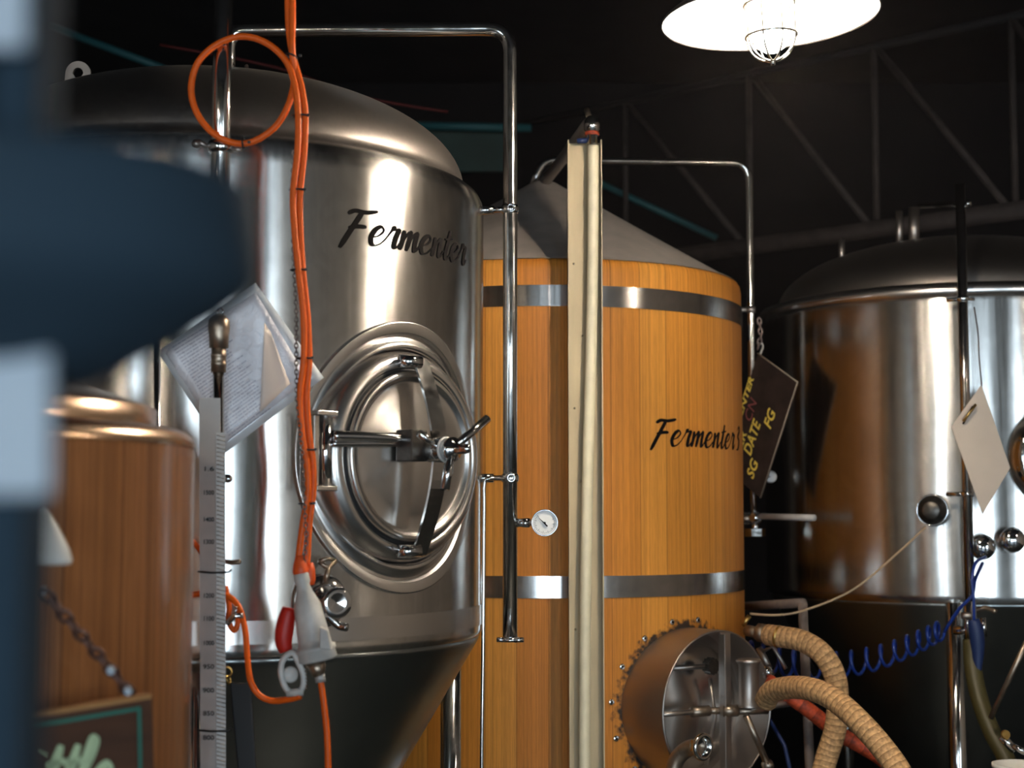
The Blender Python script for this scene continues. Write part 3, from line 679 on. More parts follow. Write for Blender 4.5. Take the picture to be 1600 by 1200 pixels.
# vent pipe of the wooden tank
Yv = 6.24
vp = thing('vent_pipe', 'slim steel pipe arching from behind the post down the right side of the wooden tank', 'pipe', P(1177, 770, Yv))
a0 = P(833, 290, 6.02); b0 = P(846, 250, 6.02); c0 = P(1176, 255, Yv); d0 = P(1177, 805, Yv); c0.x = d0.x
MB().tube([a0] + bend(a0, b0, c0, .06) + bend(b0, c0, d0, .08) + [d0.lerp(c0, .3), d0], .0148, 18).build('pipe', M['pipe'], vp)
q = P(1177, 484, Yv); q.x = d0.x
MB().lathe([(.0148, -.012), (.019, -.012), (.019, .012), (.0148, .012)], M=Matrix.Translation(q), n=20).tube([q+Vector((-.065, 0, 0)), q], .009, 12).build('standoff', M['cast'], vp)
bv = thing('butterfly_valve', 'steel butterfly valve with long pale horizontal handle, right of the wooden tank', 'valve', P(1180, 808, Yv))
vv = P(1180, 809, Yv-.02)
MB(axis_frame(vv, (0, -1, 0))).lathe([(.020, -.02), (.026, -.015), (.026, .012), (.02, .016), (.013, .016), (.013, .024), (.0001, .024)], n=28).build('valve_body', M['chrome'], bv)
MB().tube([P(1190, 807, Yv-.04), P(1272, 809, 5.92)], .0125, 16).build('handle', M['alu'], bv)
for (x, y) in ((1163, 802), (1170, 802), (1163, 817), (1170, 817), (1195, 802)):
    MB().lathe([(.0065, -.008), (.0065, .008)], M=axis_frame(P(x, y, Yv-.03), (1, 0, 0)), n=6, smooth=False).build('bolt', M['chrome'], bv)
MB().tube([P(1159, 810, Yv), P(1176, 810, Yv)], .014, 12).build('flange', M['cast'], bv)
MB(Matrix.Translation(P(1180, 832, Yv-.02))).lathe([(.042, -.016), (.042, .016)], n=6, smooth=False).build('hex_nut', M['pipe'], bv, .002)
MB().tube([P(1180, 815, Yv-.02), P(1180, 832, Yv-.02)], .014, 12).build('neck', M['pipe'], bv)
dg2 = P(1204, 745, Yv+.02)
MB2 = MB(axis_frame(dg2, (0, -1, 0)))
sg = thing('small_dial_gauge', 'small grey round gauge peeking out behind the black hanging sign', 'gauge', dg2)
MB2.lathe([(.020, -.01), (.024, -.006), (.024, .006), (.020, .008), (.0001, .006)], n=28).build('gauge_face', M['alu'], sg)
MB().tube([dg2, P(1180, 745, Yv)], .006, 8).build('stem', M['cast'], sg)

# black board hanging from the vent pipe
Ys = 6.13
def lerpq(c, u, v):
    a, b, d, e = c; return a.lerp(b, u).lerp(e.lerp(d, u), v)
bl = [None, P(1188, 778, 6.16), P(1246, 597, 5.985), P(1184, 552, 6.155)]
bl[0] = bl[1] + bl[3] - bl[2]   # bottom-left, bottom-right, top-right, top-left
bs = thing('hanging_board', 'black board with yellow DATE SG FG lettering hanging tilted right of the wooden tank', 'sign', bl[3])
MB().slab(bl, .008).build('board', M['board'], bs)
ed = MB(); 
for i, j in ((1, 2), (2, 3)): ed.tube([bl[i]+Vector((0, -.001, 0)), bl[j]+Vector((0, -.001, 0))], .0026, 6)
ed.build('board_edge', M['boardedge'], bs)
xd = (bl[2]-bl[1]).normalized(); yd = ((bl[3]-bl[2])).normalized(); nb = xd.cross(yd).normalized()
sgn = 1 if nb.y < 0 else -1
def bt(txt, px, py, h, mt, w_=None, bold=.02):
    o = P(px, py, Ys); 
    # project on board plane
    e0 = Vector((0, 0, EYE)); ry = o-e0; o = e0 + ry*((bl[1]-e0).dot(nb)/ry.dot(nb))
    return text_mesh(txt, 'painted_text', o + nb*sgn*.002, xd, yd, h, mt, bs, shear=.15, bold=bold, width=w_)
bt('SG', 1177, 750, .045, M['yellow'], .075); bt('FG', 1204, 672, .045, M['yellow'], .075)
bt('DATE', 1173, 714, .048, M['yellow'], .145); bt('BEER', 1153, 724, .036, M['yellow'], .13); bt('FERMENTER', 1146, 696, .028, M['yellow'], .29, bold=.03)
bt('CN', 1173, 662, .045, M['pink'], bold=0)
def chain(name, pts, ll, r, mt, parent=None, lab=None):
    pts = [Vector(p) for p in pts]; mb = MB(); 
    # resample
    seg = []; 
    for i in range(len(pts)-1):
        seg.append((pts[i], pts[i+1]))
    total = sum((b-a).length for a, b in seg); n = max(1, int(total/(ll*.72)))
    def at(s):
        for a, b in seg:
            d = (b-a).length
            if s <= d: return a.lerp(b, s/d), (b-a).normalized()
            s -= d
        return seg[-1][1], (seg[-1][1]-seg[-1][0]).normalized()
    for i in range(n):
        p, t = at(total*(i+.5)/n); up = Vector((0, 1, 0)) if i % 2 else Vector((1, 0, .01))
        u = (up - t*up.dot(t)).normalized()
        lp = []
        for k in range(10):
            a = 2*PI*k/10; lp.append(p + t*(ll/2*math.cos(a)) + u*(ll*.30*math.sin(a)))
        mb.tube(lp, r, 5, closed=True)
    return mb.build(name, mt, parent)
tag(chain('hanging_chain', [P(1186, 498, Ys), P(1189, 525, Ys), P(1184, 545, Ys)], .028, .0035, M['chain']), 'short chain holding the black board on the slim pipe', 'chain')
tag(MB().tube(smooth_path([P(1190, 536, Ys), P(1192, 542, Ys), P(1188, 553, Ys-.01)], 4), .004, 8).build('sign_hook', M['alu']), 'little pale hook through the top corner of the black board', 'hook')

# ---------------------------------------------------------------- far right steel tank
t5 = thing('far_fermentation_tank', 'tall steel conical fermenter in the shadows at the far right', 'tank', T5.c)
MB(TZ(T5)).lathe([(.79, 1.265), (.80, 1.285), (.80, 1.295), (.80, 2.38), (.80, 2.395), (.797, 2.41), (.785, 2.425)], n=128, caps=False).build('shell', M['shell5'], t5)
MB(TZ(T5)).lathe([(.80, 2.392), (.814, 2.397), (.822, 2.410), (.822, 2.428), (.812, 2.444), (.78, 2.453), (.73, 2.455)], n=128, caps=False).build('rim', M['plate'], t5)
MB(TZ(T5)).lathe(ellipse_prof(.74, .28, 2.453, 18), n=96, caps=False).build('dome', M['dome'], t5)
MB(TZ(T5)).lathe([(.79, 1.268), (.785, 1.255), (.780, 1.247), (.11, .117), (.10, .10), (.06, .05)], n=96).build('cone', M['cone'], t5)
for (x, y) in ((1.617, 5.755), (2.45, 6.1), (1.5, 7.1), (2.4, 6.95)):
    MB().tube([(x, y, 0), (x, y, 1.27)], .032, 18).build('leg', M['pipe'], t5)
F5 = T5.frame(-6.9, 1.607)
po = MB(F5).lathe([(.030, -.01), (.030, .03), (.048, .035), (.052, .045), (.050, .065), (.036, .07), (.036, .085), (.028, .09), (.0001, .09)], n=32).build('side_port', M['darkcast'], t5)
MB(F5).ring((0, 0, .055), (0, 0, 1), .055, .004, 28, 8).build('port_ring', M['chrome'], po)
F5m = T5.frame(26.5, 1.80)
co = MB(F5m).lathe([(.20, -.06), (.20, .05), (.19, .065), (.175, .065), (.17, .05), (.17, .0)], n=72, caps=False).build('manway_collar', M['chrome'], t5)
MB(F5m).lathe([(.17, .05), (.1, .06), (.0001, .07)], n=64, caps=False).build('manway_door', M['plate'], t5)
for (ph, z) in ((4.6, 1.475), (11.5, 1.50)):
    f_ = T5.frame(ph, z)
    MB(f_).lathe([(.022, -.01), (.022, .05), (.040, .055), (.046, .07), (.040, .09), (.02, .10), (.0001, .102)], n=32).build('sample_cock', M['chrome'], t5)
# stubs over the far dome
for (x, y0, y1, r) in ((1405, 330, 374, .014), (1428, 325, 374, .022), (1315, 372, 405, .012)):
    o_ = MB().tube([P(x, y0, 6.4), P(x, y1+14, 6.4)], r, 14).build('top_stub', M['cast'], t5)
# pipe in front
Yq = 5.62
vq = thing('overflow_pipe', 'slim polished pipe rising in front of the far right tank', 'pipe', P(1515, 1000, Yq))
tp = P(1513, 288, Yq); bt_ = P(1517, 1000, Yq); tp.x = bt_.x
MB().tube([tp, tp.lerp(bt_, .5), bt_], .0178, 18).build('pipe', M['pipe'], vq)
MB().tube([P(1438, 321, 6.2), P(1500, 319, 5.75), P(1513, 318, Yq)], .0125, 14).build('cross_pipe', M['pipe'], vq)
q = P(1515, 467, Yq); q.x = tp.x
MB(Matrix.Translation(q)).lathe([(.018, -.01), (.023, -.008), (.023, .008), (.018, .01)], n=20).tube([(-.05, .03, 0), (.0, 0, 0)], .008, 8).tube([(.0, 0, 0), (.045, .02, 0)], .008, 8).build('pipe_clamp', M['chrome'], vq)
q = P(1515, 772, Yq); q.x = tp.x
MB(Matrix.Translation(q)).lathe([(.018, -.01), (.023, -.008), (.023, .008), (.018, .01)], n=20).tube([(-.06, .05, 0), (.0, 0, 0)], .008, 8).build('pipe_clamp', M['chrome'], vq)
# beige card
cdq = [P(1486, 669, 5.50), P(1535, 803, 5.50), P(1579, 733, 5.52), P(1534, 600, 5.52)]
cdq2 = [P(1486, 669, 5.50), P(1535, 803, 5.50), P(1574, 722+20, 5.52), P(1579, 725, 5.52)]
kc = thing('blank_card', 'blank beige card with small brass clip hanging by its corner at the far right pipe', 'card', cdq[3])
MB().slab([P(1486, 667, 5.50), P(1535, 803, 5.50), P(1578, 731, 5.52), P(1533, 601, 5.52)], -.003).build('card', M['card'], kc)
ca, cb_ = P(1505, 658, 5.488), P(1525, 632, 5.488)
MB().tube([ca, cb_], .0048, 8).build('clip', M['brass'], kc)
MB().tube([ca+Vector((.0, .003, -.01)), cb_+Vector((-.01, .003, -.006))], .003, 6).build('clip_wire', M['ink'], kc)
tag(MB().tube(smooth_path([P(1522, 480, 5.59), P(1528, 520, 5.56), P(1530, 560, 5.54), P(1534, 603, 5.515)], 5), .0028, 6).build('card_string', M['chain']), 'thin dark string holding the beige card', 'string')

# valve cluster, air gun, olive hose
vc = thing('outlet_valve', 'cluster of small chrome valve fittings at the foot of the far right pipe', 'valve', P(1515, 965, 5.55))
MB().tube([P(1490, 985, 5.58), P(1525, 985, 5.55)], .016, 14).build('valve_body', M['chrome'], vc)
MB().tube([P(1512, 945, 5.55), P(1513, 1005, 5.55)], .013, 12).build('stem', M['chrome'], vc)
MB().tube([P(1503, 962, 5.53), P(1523, 962, 5.53)], .012, 10).build('collar', M['cast'], vc)
MB().tube(smooth_path([P(1520, 955, 5.55), P(1540, 950, 5.53), P(1556, 956, 5.5)], 5), .009, 10).build('lever', M['bronze'], vc)
MB().tube([P(1536, 965, 5.55), P(1538, 995, 5.55)], .010, 10).build('side_tap', M['chrome'], vc)
ag = thing('air_gun', 'dark blue grip of an air gun hanging beside the chrome fittings', 'air gun', P(1524, 970, 5.48))
MB().tube(smooth_path([P(1521, 968, 5.48), P(1526, 990, 5.48), P(1528, 1020, 5.48), P(1527, 1054, 5.48)], 4), lambda t: .012+.016*math.sin(PI*min(1, t*.9+.12))*(1-.4*t), 16).build('grip', M['gunblue'], ag)
MB().tube([P(1521, 940, 5.48), P(1522, 970, 5.48)], .008, 10).build('nozzle', M['alu'], ag)
tag(MB().tube(smooth_path([P(1518, 1000, 5.52), P(1520, 1040, 5.5), P(1530, 1090, 5.45), P(1548, 1140, 5.38), P(1580, 1205, 5.3), P(1600, 1300, 5.2)], 6), .030, 18).build('olive_hose', M['olive']), 'thick olive green hose drooping at the lower right corner', 'hose')
# coiled air hose
axp = smooth_path([P(1170, 1025, 5.62), P(1235, 1036, 5.6), P(1300, 1040, 5.58), P(1370, 1028, 5.56), P(1430, 1005, 5.54), P(1470, 985, 5.53)], 40)
m_ = len(axp); turns = 15; hx = []
for k in range(m_*2):
    f = k/2; i = min(int(f), m_-2); p = axp[i].lerp(axp[i+1], f-i)
    t = f/m_; a = 2*PI*turns*t; rr = .052*(1-.35*t)
    hx.append(p + Vector((.022*math.cos(a*1.0), rr*math.cos(a), rr*math.sin(a))))
hx += smooth_path([hx[-1], P(1483, 975, 5.53), P(1500, 950, 5.5), P(1519, 930, 5.48), P(1524, 905, 5.5), P(1535, 880, 5.6)], 6)[1:]
tag(MB().tube(hx, .0062, 8).build('coiled_air_hose', M['airblue']), 'blue coiled air hose stretched across the dark cone at the lower right', 'hose')
tag(MB().tube(smooth_path([P(1522, 968, 5.47), P(1521, 930, 5.46), P(1519, 905, 5.47), P(1524, 880, 5.5), P(1540, 870, 5.6)], 6), .0055, 8).build('air_hose', M['airblue']), 'short straight blue air hose running up from the air gun', 'hose')
# beige wire
tag(MB().tube(smooth_path([P(1446, 824, 5.6), P(1405, 862, 5.55), P(1335, 920, 5.5), P(1262, 952, 5.45), P(1215, 961, 5.45), P(1172, 959, 5.5)], 8), .0042, 8).build('thin_wire', M['wire']), 'thin beige wire sagging from the far tank port down to the left', 'wire')
# grey frame
fr_ = thing('pipe_frame', 'grey upright pipe frame behind the beige wrapped hoses', 'frame', P(1253, 940, 5.5))
b_ = P(1254, 942, 5.5); bb = P(1268, 1260, 5.5); bb = bb + (bb-b_)*((bb.z)/(b_.z-bb.z))
MB().tube([b_, bb], .0165, 14).build('upright', M['grey'], fr_)
MB().tube([P(1150, 948, 6.3), P(1254, 942, 5.5)], .0165, 14).build('top_rail', M['grey'], fr_)
# hoses
ha = smooth_path([P(1200, 992, 5.45), P(1222, 995, 5.4), P(1255, 1002, 5.35), P(1285, 1022, 5.3), P(1304, 1055, 5.28), P(1309, 1095, 5.28), P(1305, 1140, 5.28), P(1290, 1190, 5.28), P(1275, 1250, 5.25), P(1270, 1330, 5.2)], 8)
hA = thing('wrapped_hose', 'upper beige wrapped hose curling over and down from the steel fitting', 'hose', P(1222, 995, 5.4))
MB().tube(ha, .0370, 24).build('hose', M['wrap'], hA)
MB().tube([P(1167, 985, 5.52), P(1186, 989, 5.48)], .020, 16).tube([P(1184, 988, 5.48), P(1196, 990, 5.46)], .032, 6).tube([P(1194, 990, 5.46), P(1203, 992, 5.45)], .026, 16).build('hose_coupling', M['bronze'], hA)
MB().tube([P(1214, 994, 5.41), P(1218, 995, 5.405)], .039, 20).build('hose_clamp', M['brass'], hA)
MB().tube([P(1160, 978, 5.5), P(1171, 962, 5.5)], .009, 10).build('coupling_tap', M['brass'], hA)
hb_ = smooth_path([P(1196, 1096, 5.2), P(1208, 1080, 5.15), P(1240, 1074, 5.05), P(1275, 1079, 4.95), P(1310, 1098, 4.88), P(1345, 1130, 4.8), P(1380, 1170, 4.75), P(1410, 1215, 4.7), P(1440, 1290, 4.65)], 8)
tag(MB().tube(hb_, .0365, 24).build('wrapped_hose', M['wrap']), 'lower beige wrapped hose sweeping down to the right in front of the upper one', 'hose')
tag(MB().tube(smooth_path([P(1200, 1064, 5.45), P(1225, 1082, 5.42), P(1262, 1108, 5.4), P(1310, 1145, 5.4), P(1370, 1180, 5.4), P(1440, 1230, 5.4)], 8), .026, 18).build('orange_hose', M['redhose']), 'orange-red hose passing diagonally behind the beige wrapped hoses', 'hose')
cf = thing('hose_valve', 'small steel valve with angled lever behind the steel door drum', 'valve', P(1205, 1030, 5.5))
MB().tube([P(1186, 1012, 5.5), P(1202, 1045, 5.48)], .012, 12).build('valve_body', M['cast'], cf)
MB().tube([P(1192, 1018, 5.48), P(1208, 1010, 5.46), P(1228, 1045, 5.44)], .007, 10).build('lever', M['cast'], cf)
MB().tube([P(1195, 1042, 5.47), P(1202, 1058, 5.46)], .022, 8).build('coupling', M['chrome'], cf)
tag(MB().tube([P(1200, 1120, 5.5), P(1226, 1165, 5.45), P(1236, 1210, 5.4)], .007, 8).build('thin_blue_hose', M['gunblue']), 'thin dark blue hose hanging below the orange-red hose', 'hose')
# lower right bits
bk = thing('white_bucket', 'rim of a pale bucket in the lower right corner', 'bucket', P(1590, 1190, 5.0))
MB(Matrix.Translation(P(1598, 1250, 5.0))).lathe([(.07, -.12), (.085, .10), (.092, .10), (.092, .112), (.082, .112), (.07, -.10)], n=32).build('bucket_body', M['dial'], bk)
lv = thing('corner_valve', 'chrome valve fitting at the bottom right corner', 'valve', P(1580, 1160, 5.1))
MB().tube([P(1565, 1150, 5.1), P(1585, 1172, 5.1)], .014, 12).build('valve_body', M['chrome'], lv)
MB().tube([P(1583, 1165, 5.08), P(1602, 1176, 5.06)], .010, 10).build('spout', M['chrome'], lv)
MB().lathe([(.014, -.006), (.016, 0), (.014, .006)], M=axis_frame(P(1571, 1148, 5.08), (.2, -1, .3)), n=16).build('cap', M['brass'], lv)
tag(MB().tube([P(1548, 1122, 5.3), P(1610, 990, 5.2)], .010, 8).build('brace_rod', M['bronze']), 'thin brown brace rod slanting behind the olive hose', 'rod')

# ---------------------------------------------------------------- roof truss and beams
tr = thing('roof_truss', 'dark steel pipe roof truss with diagonals crossing behind the far right tank', 'roof truss', P(1300, 360, 8.2))
zt = 3.04
c1 = Vector((.96, 8.7, zt)); c2 = Vector((2.43, 7.38, zt)); dv = (c2-c1)
def on_z(px, z):   # point on vertical plane of the truss seen at column px
    a = (px-800)/F_PX
    # solve c1+dv*s with x/y = a (approx, straight lines)
    s = (a*c1.y - c1.x)/(dv.x - a*dv.y); p = c1+dv*s; p.z = z; return p
MB().tube([c1-dv*1.2, c2+dv*.8], .046, 16).build('bottom_chord', M['blackbeam'], tr)
MB().tube([c1-dv*1.2+Vector((0, 0, .95)), c2+dv*.8+Vector((0, 0, .95))], .022, 12).build('top_chord', M['wall'], tr)
for px in (980, 1177, 1377, 1597):
    MB().tube([on_z(px, zt), on_z(px, zt+.95)], .017, 10).build('web_post', M['blackbeam'], tr)
for (a, b) in ((985, 1165), (1185, 1366), (1385, 1585), (1600, 1800)):
    MB().tube([on_z(a, zt+.93), on_z(b, zt+.02)], .019, 10).build('web_diagonal', M['blackbeam'], tr)
for i, (a, b, r, nm) in enumerate((((50, 30, 9), (330, 135, 9), .022, 'slanting roof beam coloured teal like skylight glow above the dome at upper left'), ((640, 196, 9), (830, 200, 9), .024, 'level roof beam coloured teal like skylight glow right of the steel dome'), ((920, 278, 9.4), (1120, 372, 9.4), .02, 'roof beam coloured teal like skylight glow behind the slim arching pipe'))):
    tag(MB().tube([P(*a), P(*b)], r, 10).build('roof_beam', M['teal']), nm, 'beam', )
tag(MB().box(P(735, 235, 9.2), (.55, .03, .26)).build('roof_panel', M['panel']), 'dark green panel below the level teal beam', 'panel')
tag(MB().tube(smooth_path([P(250, 70, 7), P(430, 105, 7), P(560, 150, 7), P(700, 175, 7)], 6), .006, 6).build('red_cable', M['darkred']), 'thin dark red cable high behind the steel dome', 'cable')

# ---------------------------------------------------------------- pendant lamps
def pendant(loc, label, tilt=(0, 0), m=None):
    t = thing('pendant_lamp', label, 'lamp', loc, 'white enamel pendant lamps')
    ld = bpy.data.lights.new('lamp_light', 'POINT'); ld.energy = LAMP_W*(.19 if m else 1); ld.color = BULB_COL[:3]; ld.shadow_soft_size = .052
    lo_ = bpy.data.objects.new('lamp_light', ld); C.objects.link(lo_); lo_.location = (0, 0, -.038); lo_.parent = t
    x, y, z = loc; B_ = Matrix.Translation(Vector(loc)) @ Matrix.Rotation(tilt[0], 4, 'Y') @ Matrix.Rotation(tilt[1], 4, 'X')
    MB(B_).lathe([(.268, .0), (.262, .004), (.22, .035), (.15, .075), (.075, .105), (.06, .12), (.0001, .122)], n=72, caps=False).build('shade_lining', M['shade'], t)
    MB(B_).lathe([(.269, -.003), (.272, .0), (.266, .008), (.223, .040), (.152, .080), (.078, .110), (.070, .16), (.045, .20), (.0001, .205)], n=72, caps=False).build('lamp_shade', M['shadeout'], t)
    MB(B_).lathe([(.0001, -.088), (.018, -.086), (.036, -.072), (.046, -.048), (.047, .0), (.043, .06), (.040, .10)], n=32, caps=False).build('globe', m or M['globe'], t)
    cg = MB(B_)
    for k in range(4):
        a = PI/4*k + .3; pts = []
        for i in range(17):
            th_ = PI*i/16; pts.append((.062*math.cos(th_)*math.cos(a), .062*math.cos(th_)*math.sin(a), -.048-.062*math.sin(th_)))
        pts = [(pts[0][0], pts[0][1], .07)] + pts + [(pts[-1][0], pts[-1][1], .07)]
        cg.tube(pts, .0028, 6)
    cg.ring((0, 0, -.046), (0, 0, 1), .063, .0035, 32, 6); cg.ring((0, 0, .035), (0, 0, 1), .063, .0035, 32, 6)
    cg.tube([(0, 0, -.110), (0, 0, -.120)], .006, 8)
    cg.build('wire_cage', M['pipe'], t)
    MB().tube([(x, y, z+.2), (x, y, 5.2)], .006, 8).build('cord', M['rubber'], t)
    return t
lc = P(1203, 28, 3.8)
pendant(lc, 'lit pendant lamp with wide white shade and wire cage at the top right', (math.radians(-3.0), 0))
pendant((-1.65, -1.3, 2.85), 'lit pendant lamp hanging behind the viewer nearer the rear wall', m=M['globe2'])
pendant((-2.5, .1, 2.85), 'lit pendant lamp hanging left of the viewer', m=M['globe2'])
pendant((3.1, 3.0, 2.85), 'lit pendant lamp hanging out to the right before the far tank', m=M['globe2'])

# ---------------------------------------------------------------- near left copper-brown tank with sign
t0 = thing('copper_brown_tank', 'squat copper-brown tank with rounded rim at the lower left', 'tank', T0.c)
MB(TZ(T0)).lathe([(.57, .05), (.60, .07), (.60, .08), (.60, 1.715)], n=128, caps=False).build('body', M['copper'], t0)
MB(TZ(T0)).lathe([(.60, 1.712), (.600, 1.722), (.594, 1.737), (.580, 1.746), (.54, 1.752), (.53, 1.752)], n=128, caps=False).build('rim', M['coppertrim'], t0)
MB(TZ(T0)).lathe([(.53, 1.748), (.53, 1.785), (.522, 1.79), (.40, 1.83), (.2, 1.88), (.0001, 1.90)], n=96, caps=False).build('lid', M['coppertrim'], t0)
cc = P(70, 882, 2.24)
MB(Matrix.Translation(cc)).lathe([(.036, .0), (.038, .006), (.034, .02), (.018, .055), (.005, .078), (.0001, .081)], n=28).build('cone_cover', M['dial'], t0)
# blackout clamp at edge
sb = [P(-60, 1360, 2.22), P(245, 1330, 2.40), P(237, 1087, 2.40), P(-60, 1136, 2.22)]
so = thing('wooden_sign', 'dark varnished wooden sign with green border and pale lettering hanging on the copper-brown tank', 'sign', sb[2])
MB().slab(sb, .022).build('sign_board', M['signwood'], so)
MB().slab([sb[3]+Vector((0, -.001, -.004)), sb[2]+Vector((0, -.001, -.004)), sb[2]+Vector((0, -.001, .002)), sb[3]+Vector((0, -.001, .002))], .024).build('sign_edge', M['signedge'], so)
nS = (sb[1]-sb[0]).cross(sb[3]-sb[0]).normalized(); nS = nS if nS.y < 0 else -nS
def on_sign(px, py, d=.001):
    o = P(px, py, 2.4); r = (o-Vector((0, 0, EYE))); cam_p = Vector((0, 0, EYE)); t = (sb[0]-cam_p).dot(nS)/r.dot(nS); return cam_p + r*t + nS*d
def strip(pa, pb, wd):
    a, b = on_sign(*pa), on_sign(*pb); t = (b-a).normalized(); s_ = t.cross(nS)*wd/2
    return [a-s_, b-s_, b+s_, a+s_]
MB().quad(strip((-40, 1150), (217, 1120-13), .0055)).quad(strip((217, 1104), (221, 1320), .0055)).build('green_border', M['greenpaint'], so)
o1 = on_sign(-20, 1266); ux = (sb[1]-sb[0]).normalized(); uy = Vector((0, 0, 1)); uy = (uy-ux*uy.dot(ux)).normalized()
def smap(x, y, n): return o1 + ux*x*.052 + uy*y*.055 + nS*(.0015+max(0, n))
lt, _ = script_ribbons('Little', smap, .30, slant=.2)
lt.build('sign_lettering', M['palepaint'], so)
tag(chain('sign_chain', [P(70, 924, 2.27), P(120, 985, 2.33), P(172, 1045, 2.40), P(204, 1084, 2.44)], .030, .0035, M['rust']), 'dull chain slanting across the copper-brown tank above the wooden sign', 'chain')
for (x, y, l) in ((71, 923, 'upper left stud holding the sign chain'), (173, 1048, 'small pale stud beside the sign chain'), (200, 1080, 'pale hook at the top edge of the wooden sign')):
    tag(MB().lathe([(.006, -.02), (.006, .008), (.0001, .010)], M=axis_frame(P(x, y, 2.36 if x > 100 else 2.28), (.3, -1, 0)), n=12).build('chain_stud', M['label']), l, 'stud')
# thin pipe beside it
tag(MB().tube([P(245, 400, 3.45), P(247, 1300, 3.45)], .0075, 10).build('thin_pipe', M['pipe']), 'thin steel pipe standing behind the copper-brown tank rim', 'pipe')

# ---------------------------------------------------------------- sight gauge and scale board
Yr = 3.42
up_ = thing('riser_pipe', 'polished vertical pipe rising through the orange cable loop at the upper left', 'pipe', P(342, 300, Yr))
up0 = P(342, -120, Yr); up1 = P(342, 420, Yr); up0.x = up1.x
MB().tube([up0, up0.lerp(up1, .5), up1], .0215, 24).build('pipe', M['pipe'], up_)
q = P(342, 230, Yr); q.x = up1.x
pc_ = MB(Matrix.Translation(q)).lathe([(.0215, -.014), (.026, -.012), (.029, -.004), (.029, .004), (.026, .012), (.0215, .014)], n=32).build('pipe_clamp', M['chrome'], up_)
MB(Matrix.Translation(q)).tube([(-.030, -.005, .0), (-.050, -.01, .012)], .006, 8).lathe([(.0001, -.01), (.010, -.006), (.010, .006), (.0001, .01)], M=axis_frame((-.052, -.01, .005), (0, -1, 0)), n=14).tube([(.028, -.005, -.006), (.048, -.008, -.008)], .005, 8).build('wing_nut', M['cast'], pc_)
gt = thing('sight_glass', 'upright sight tube with weathered round cap standing in front of the papers', 'sight glass', P(342, 620, Yr))
gc = P(342, 545, Yr)
MB(Matrix.Translation(gc)).lathe([(.014, .0), (.021, .002), (.022, .03), (.024, .045), (.023, .062), (.015, .072), (.006, .076), (.0001, .077)], n=28).build('cap', M['bronze'], gt)
MB().ring(gc+Vector((.003, 0, .080)), (.9, -.6, 0), .009, .0025, 16, 6).build('cap_loop', M['chrome'], gt)
MB(Matrix.Translation(gc)).lathe([(.0165, -.052), (.0165, -.036), (.018, -.034), (.0165, -.031), (.0165, -.018), (.018, -.016), (.0165, -.013), (.0165, .002)], n=24).build('threaded_neck', M['bronze'], gt)
MB().tube([gc+Vector((0, 0, -.05)), P(343, 1290, Yr)], .0125, 16).build('tube', M['pipe'], gt)
sb2 = thing('scale_board', 'pale aluminium scale strip with faint numbers strapped upright before the tank', 'scale', P(330, 900, Yr-.02))
yb = Yr-.03
MB().slab([P(313.5, 1300, yb), P(346, 1300, yb), P(344, 622, yb), P(311, 622, yb)], .003).build('scale_strip', M['alu'], sb2)
rk = MB(); y_ = 680
MB().slab([P(338, 1300, yb-.004), P(353, 1300, yb+.004), P(352, 676, yb+.004), P(337, 676, yb-.004)], .003).build('ribbed_edge', M['alu'], sb2)
while y_ < 1210:
    rk.tube([P(339, y_, yb-.006), P(352, y_+3, yb+.002)], .0011, 4); y_ += 6.5
rko = rk.build('edge_ribs', M['cast'], sb2)
for (yy, t_) in ((736, '1.6'), (773, '1500'), (815, '1400'), (850, '1300'), (934, '1200'), (970, '1100'), (1008, '1000'), (1045, '950'), (1082, '900'), (1118, '850'), (1156, '800')):
    text_mesh(t_, 'scale_number', P(317, yy, yb-.002), (1, 0, 0), (0, 0, 1), .010, M['ink'], sb2, bold=.01, width=.024)
for yy in (893, 1141):
    MB().tube([P(309, yy, yb-.004), P(330, yy+2, yb-.008), P(357, yy+1, yb-.0), P(362, yy-3, yb)], .0022, 8).build('black_tie', M['tie'], sb2)
tag(MB().lathe([(.006, -.02), (.006, .01), (.010, .012), (.010, .02), (.0001, .021)], M=axis_frame(P(357, 748, Yr+.05), (.1, -1, 0)), n=14).build('small_bolt', M['chrome']), 'small chrome bolt right of the scale strip', 'bolt')
tag(MB().tube([P(350, 877, Yr+.06), P(362, 879, Yr+.02), P(374, 878, Yr)], .0055, 8).build('small_tap', M['bronze']), 'tiny metal tap jutting right of the scale strip', 'tap')

# ---------------------------------------------------------------- papers
pp = thing('paper_sheaf', 'sheaf of printed papers in a plastic sleeve hung diagonally on the steel tank', 'papers', P(400, 450, 3.52))
def flexq(c, n, amp, name, mt, off):
    mb = MB(); a, b, d, e = [Vector(p) for p in c]; vs = []; fs = []; uvs = []
    nr = (b-a).cross(e-a).normalized(); nr = nr if nr.y < 0 else -nr
    for j in range(n+1):
        for i in range(n+1):
            u, v = i/n, j/n; p = a.lerp(b, u).lerp(e.lerp(d, u), v)
            h = amp*(math.sin(u*5+v*2)+.6*math.sin(v*7-u*3)) + off; vs.append(p+nr*h)
    for j in range(n):
        for i in range(n):
            k = j*(n+1)+i; fs.append((k, k+1, k+n+2, k+n+1))
            uvs.append(((i/n, j/n), ((i+1)/n, j/n), ((i+1)/n, (j+1)/n), (i/n, (j+1)/n)))
    mb.add(vs, fs, True, None, uvs); o = mb.build(name, mt, pp)
    s_ = o.modifiers.new('thickness', 'SOLIDIFY'); s_.thickness = .0006; s_.offset = -1
    return o
Yk = 3.53
flexq([P(352, 708, Yk), P(506, 590, Yk+.03), P(400, 442, Yk), P(246, 550, Yk-.02)], 14, .0022, 'plastic_sleeve', M['sleeve'], 0)
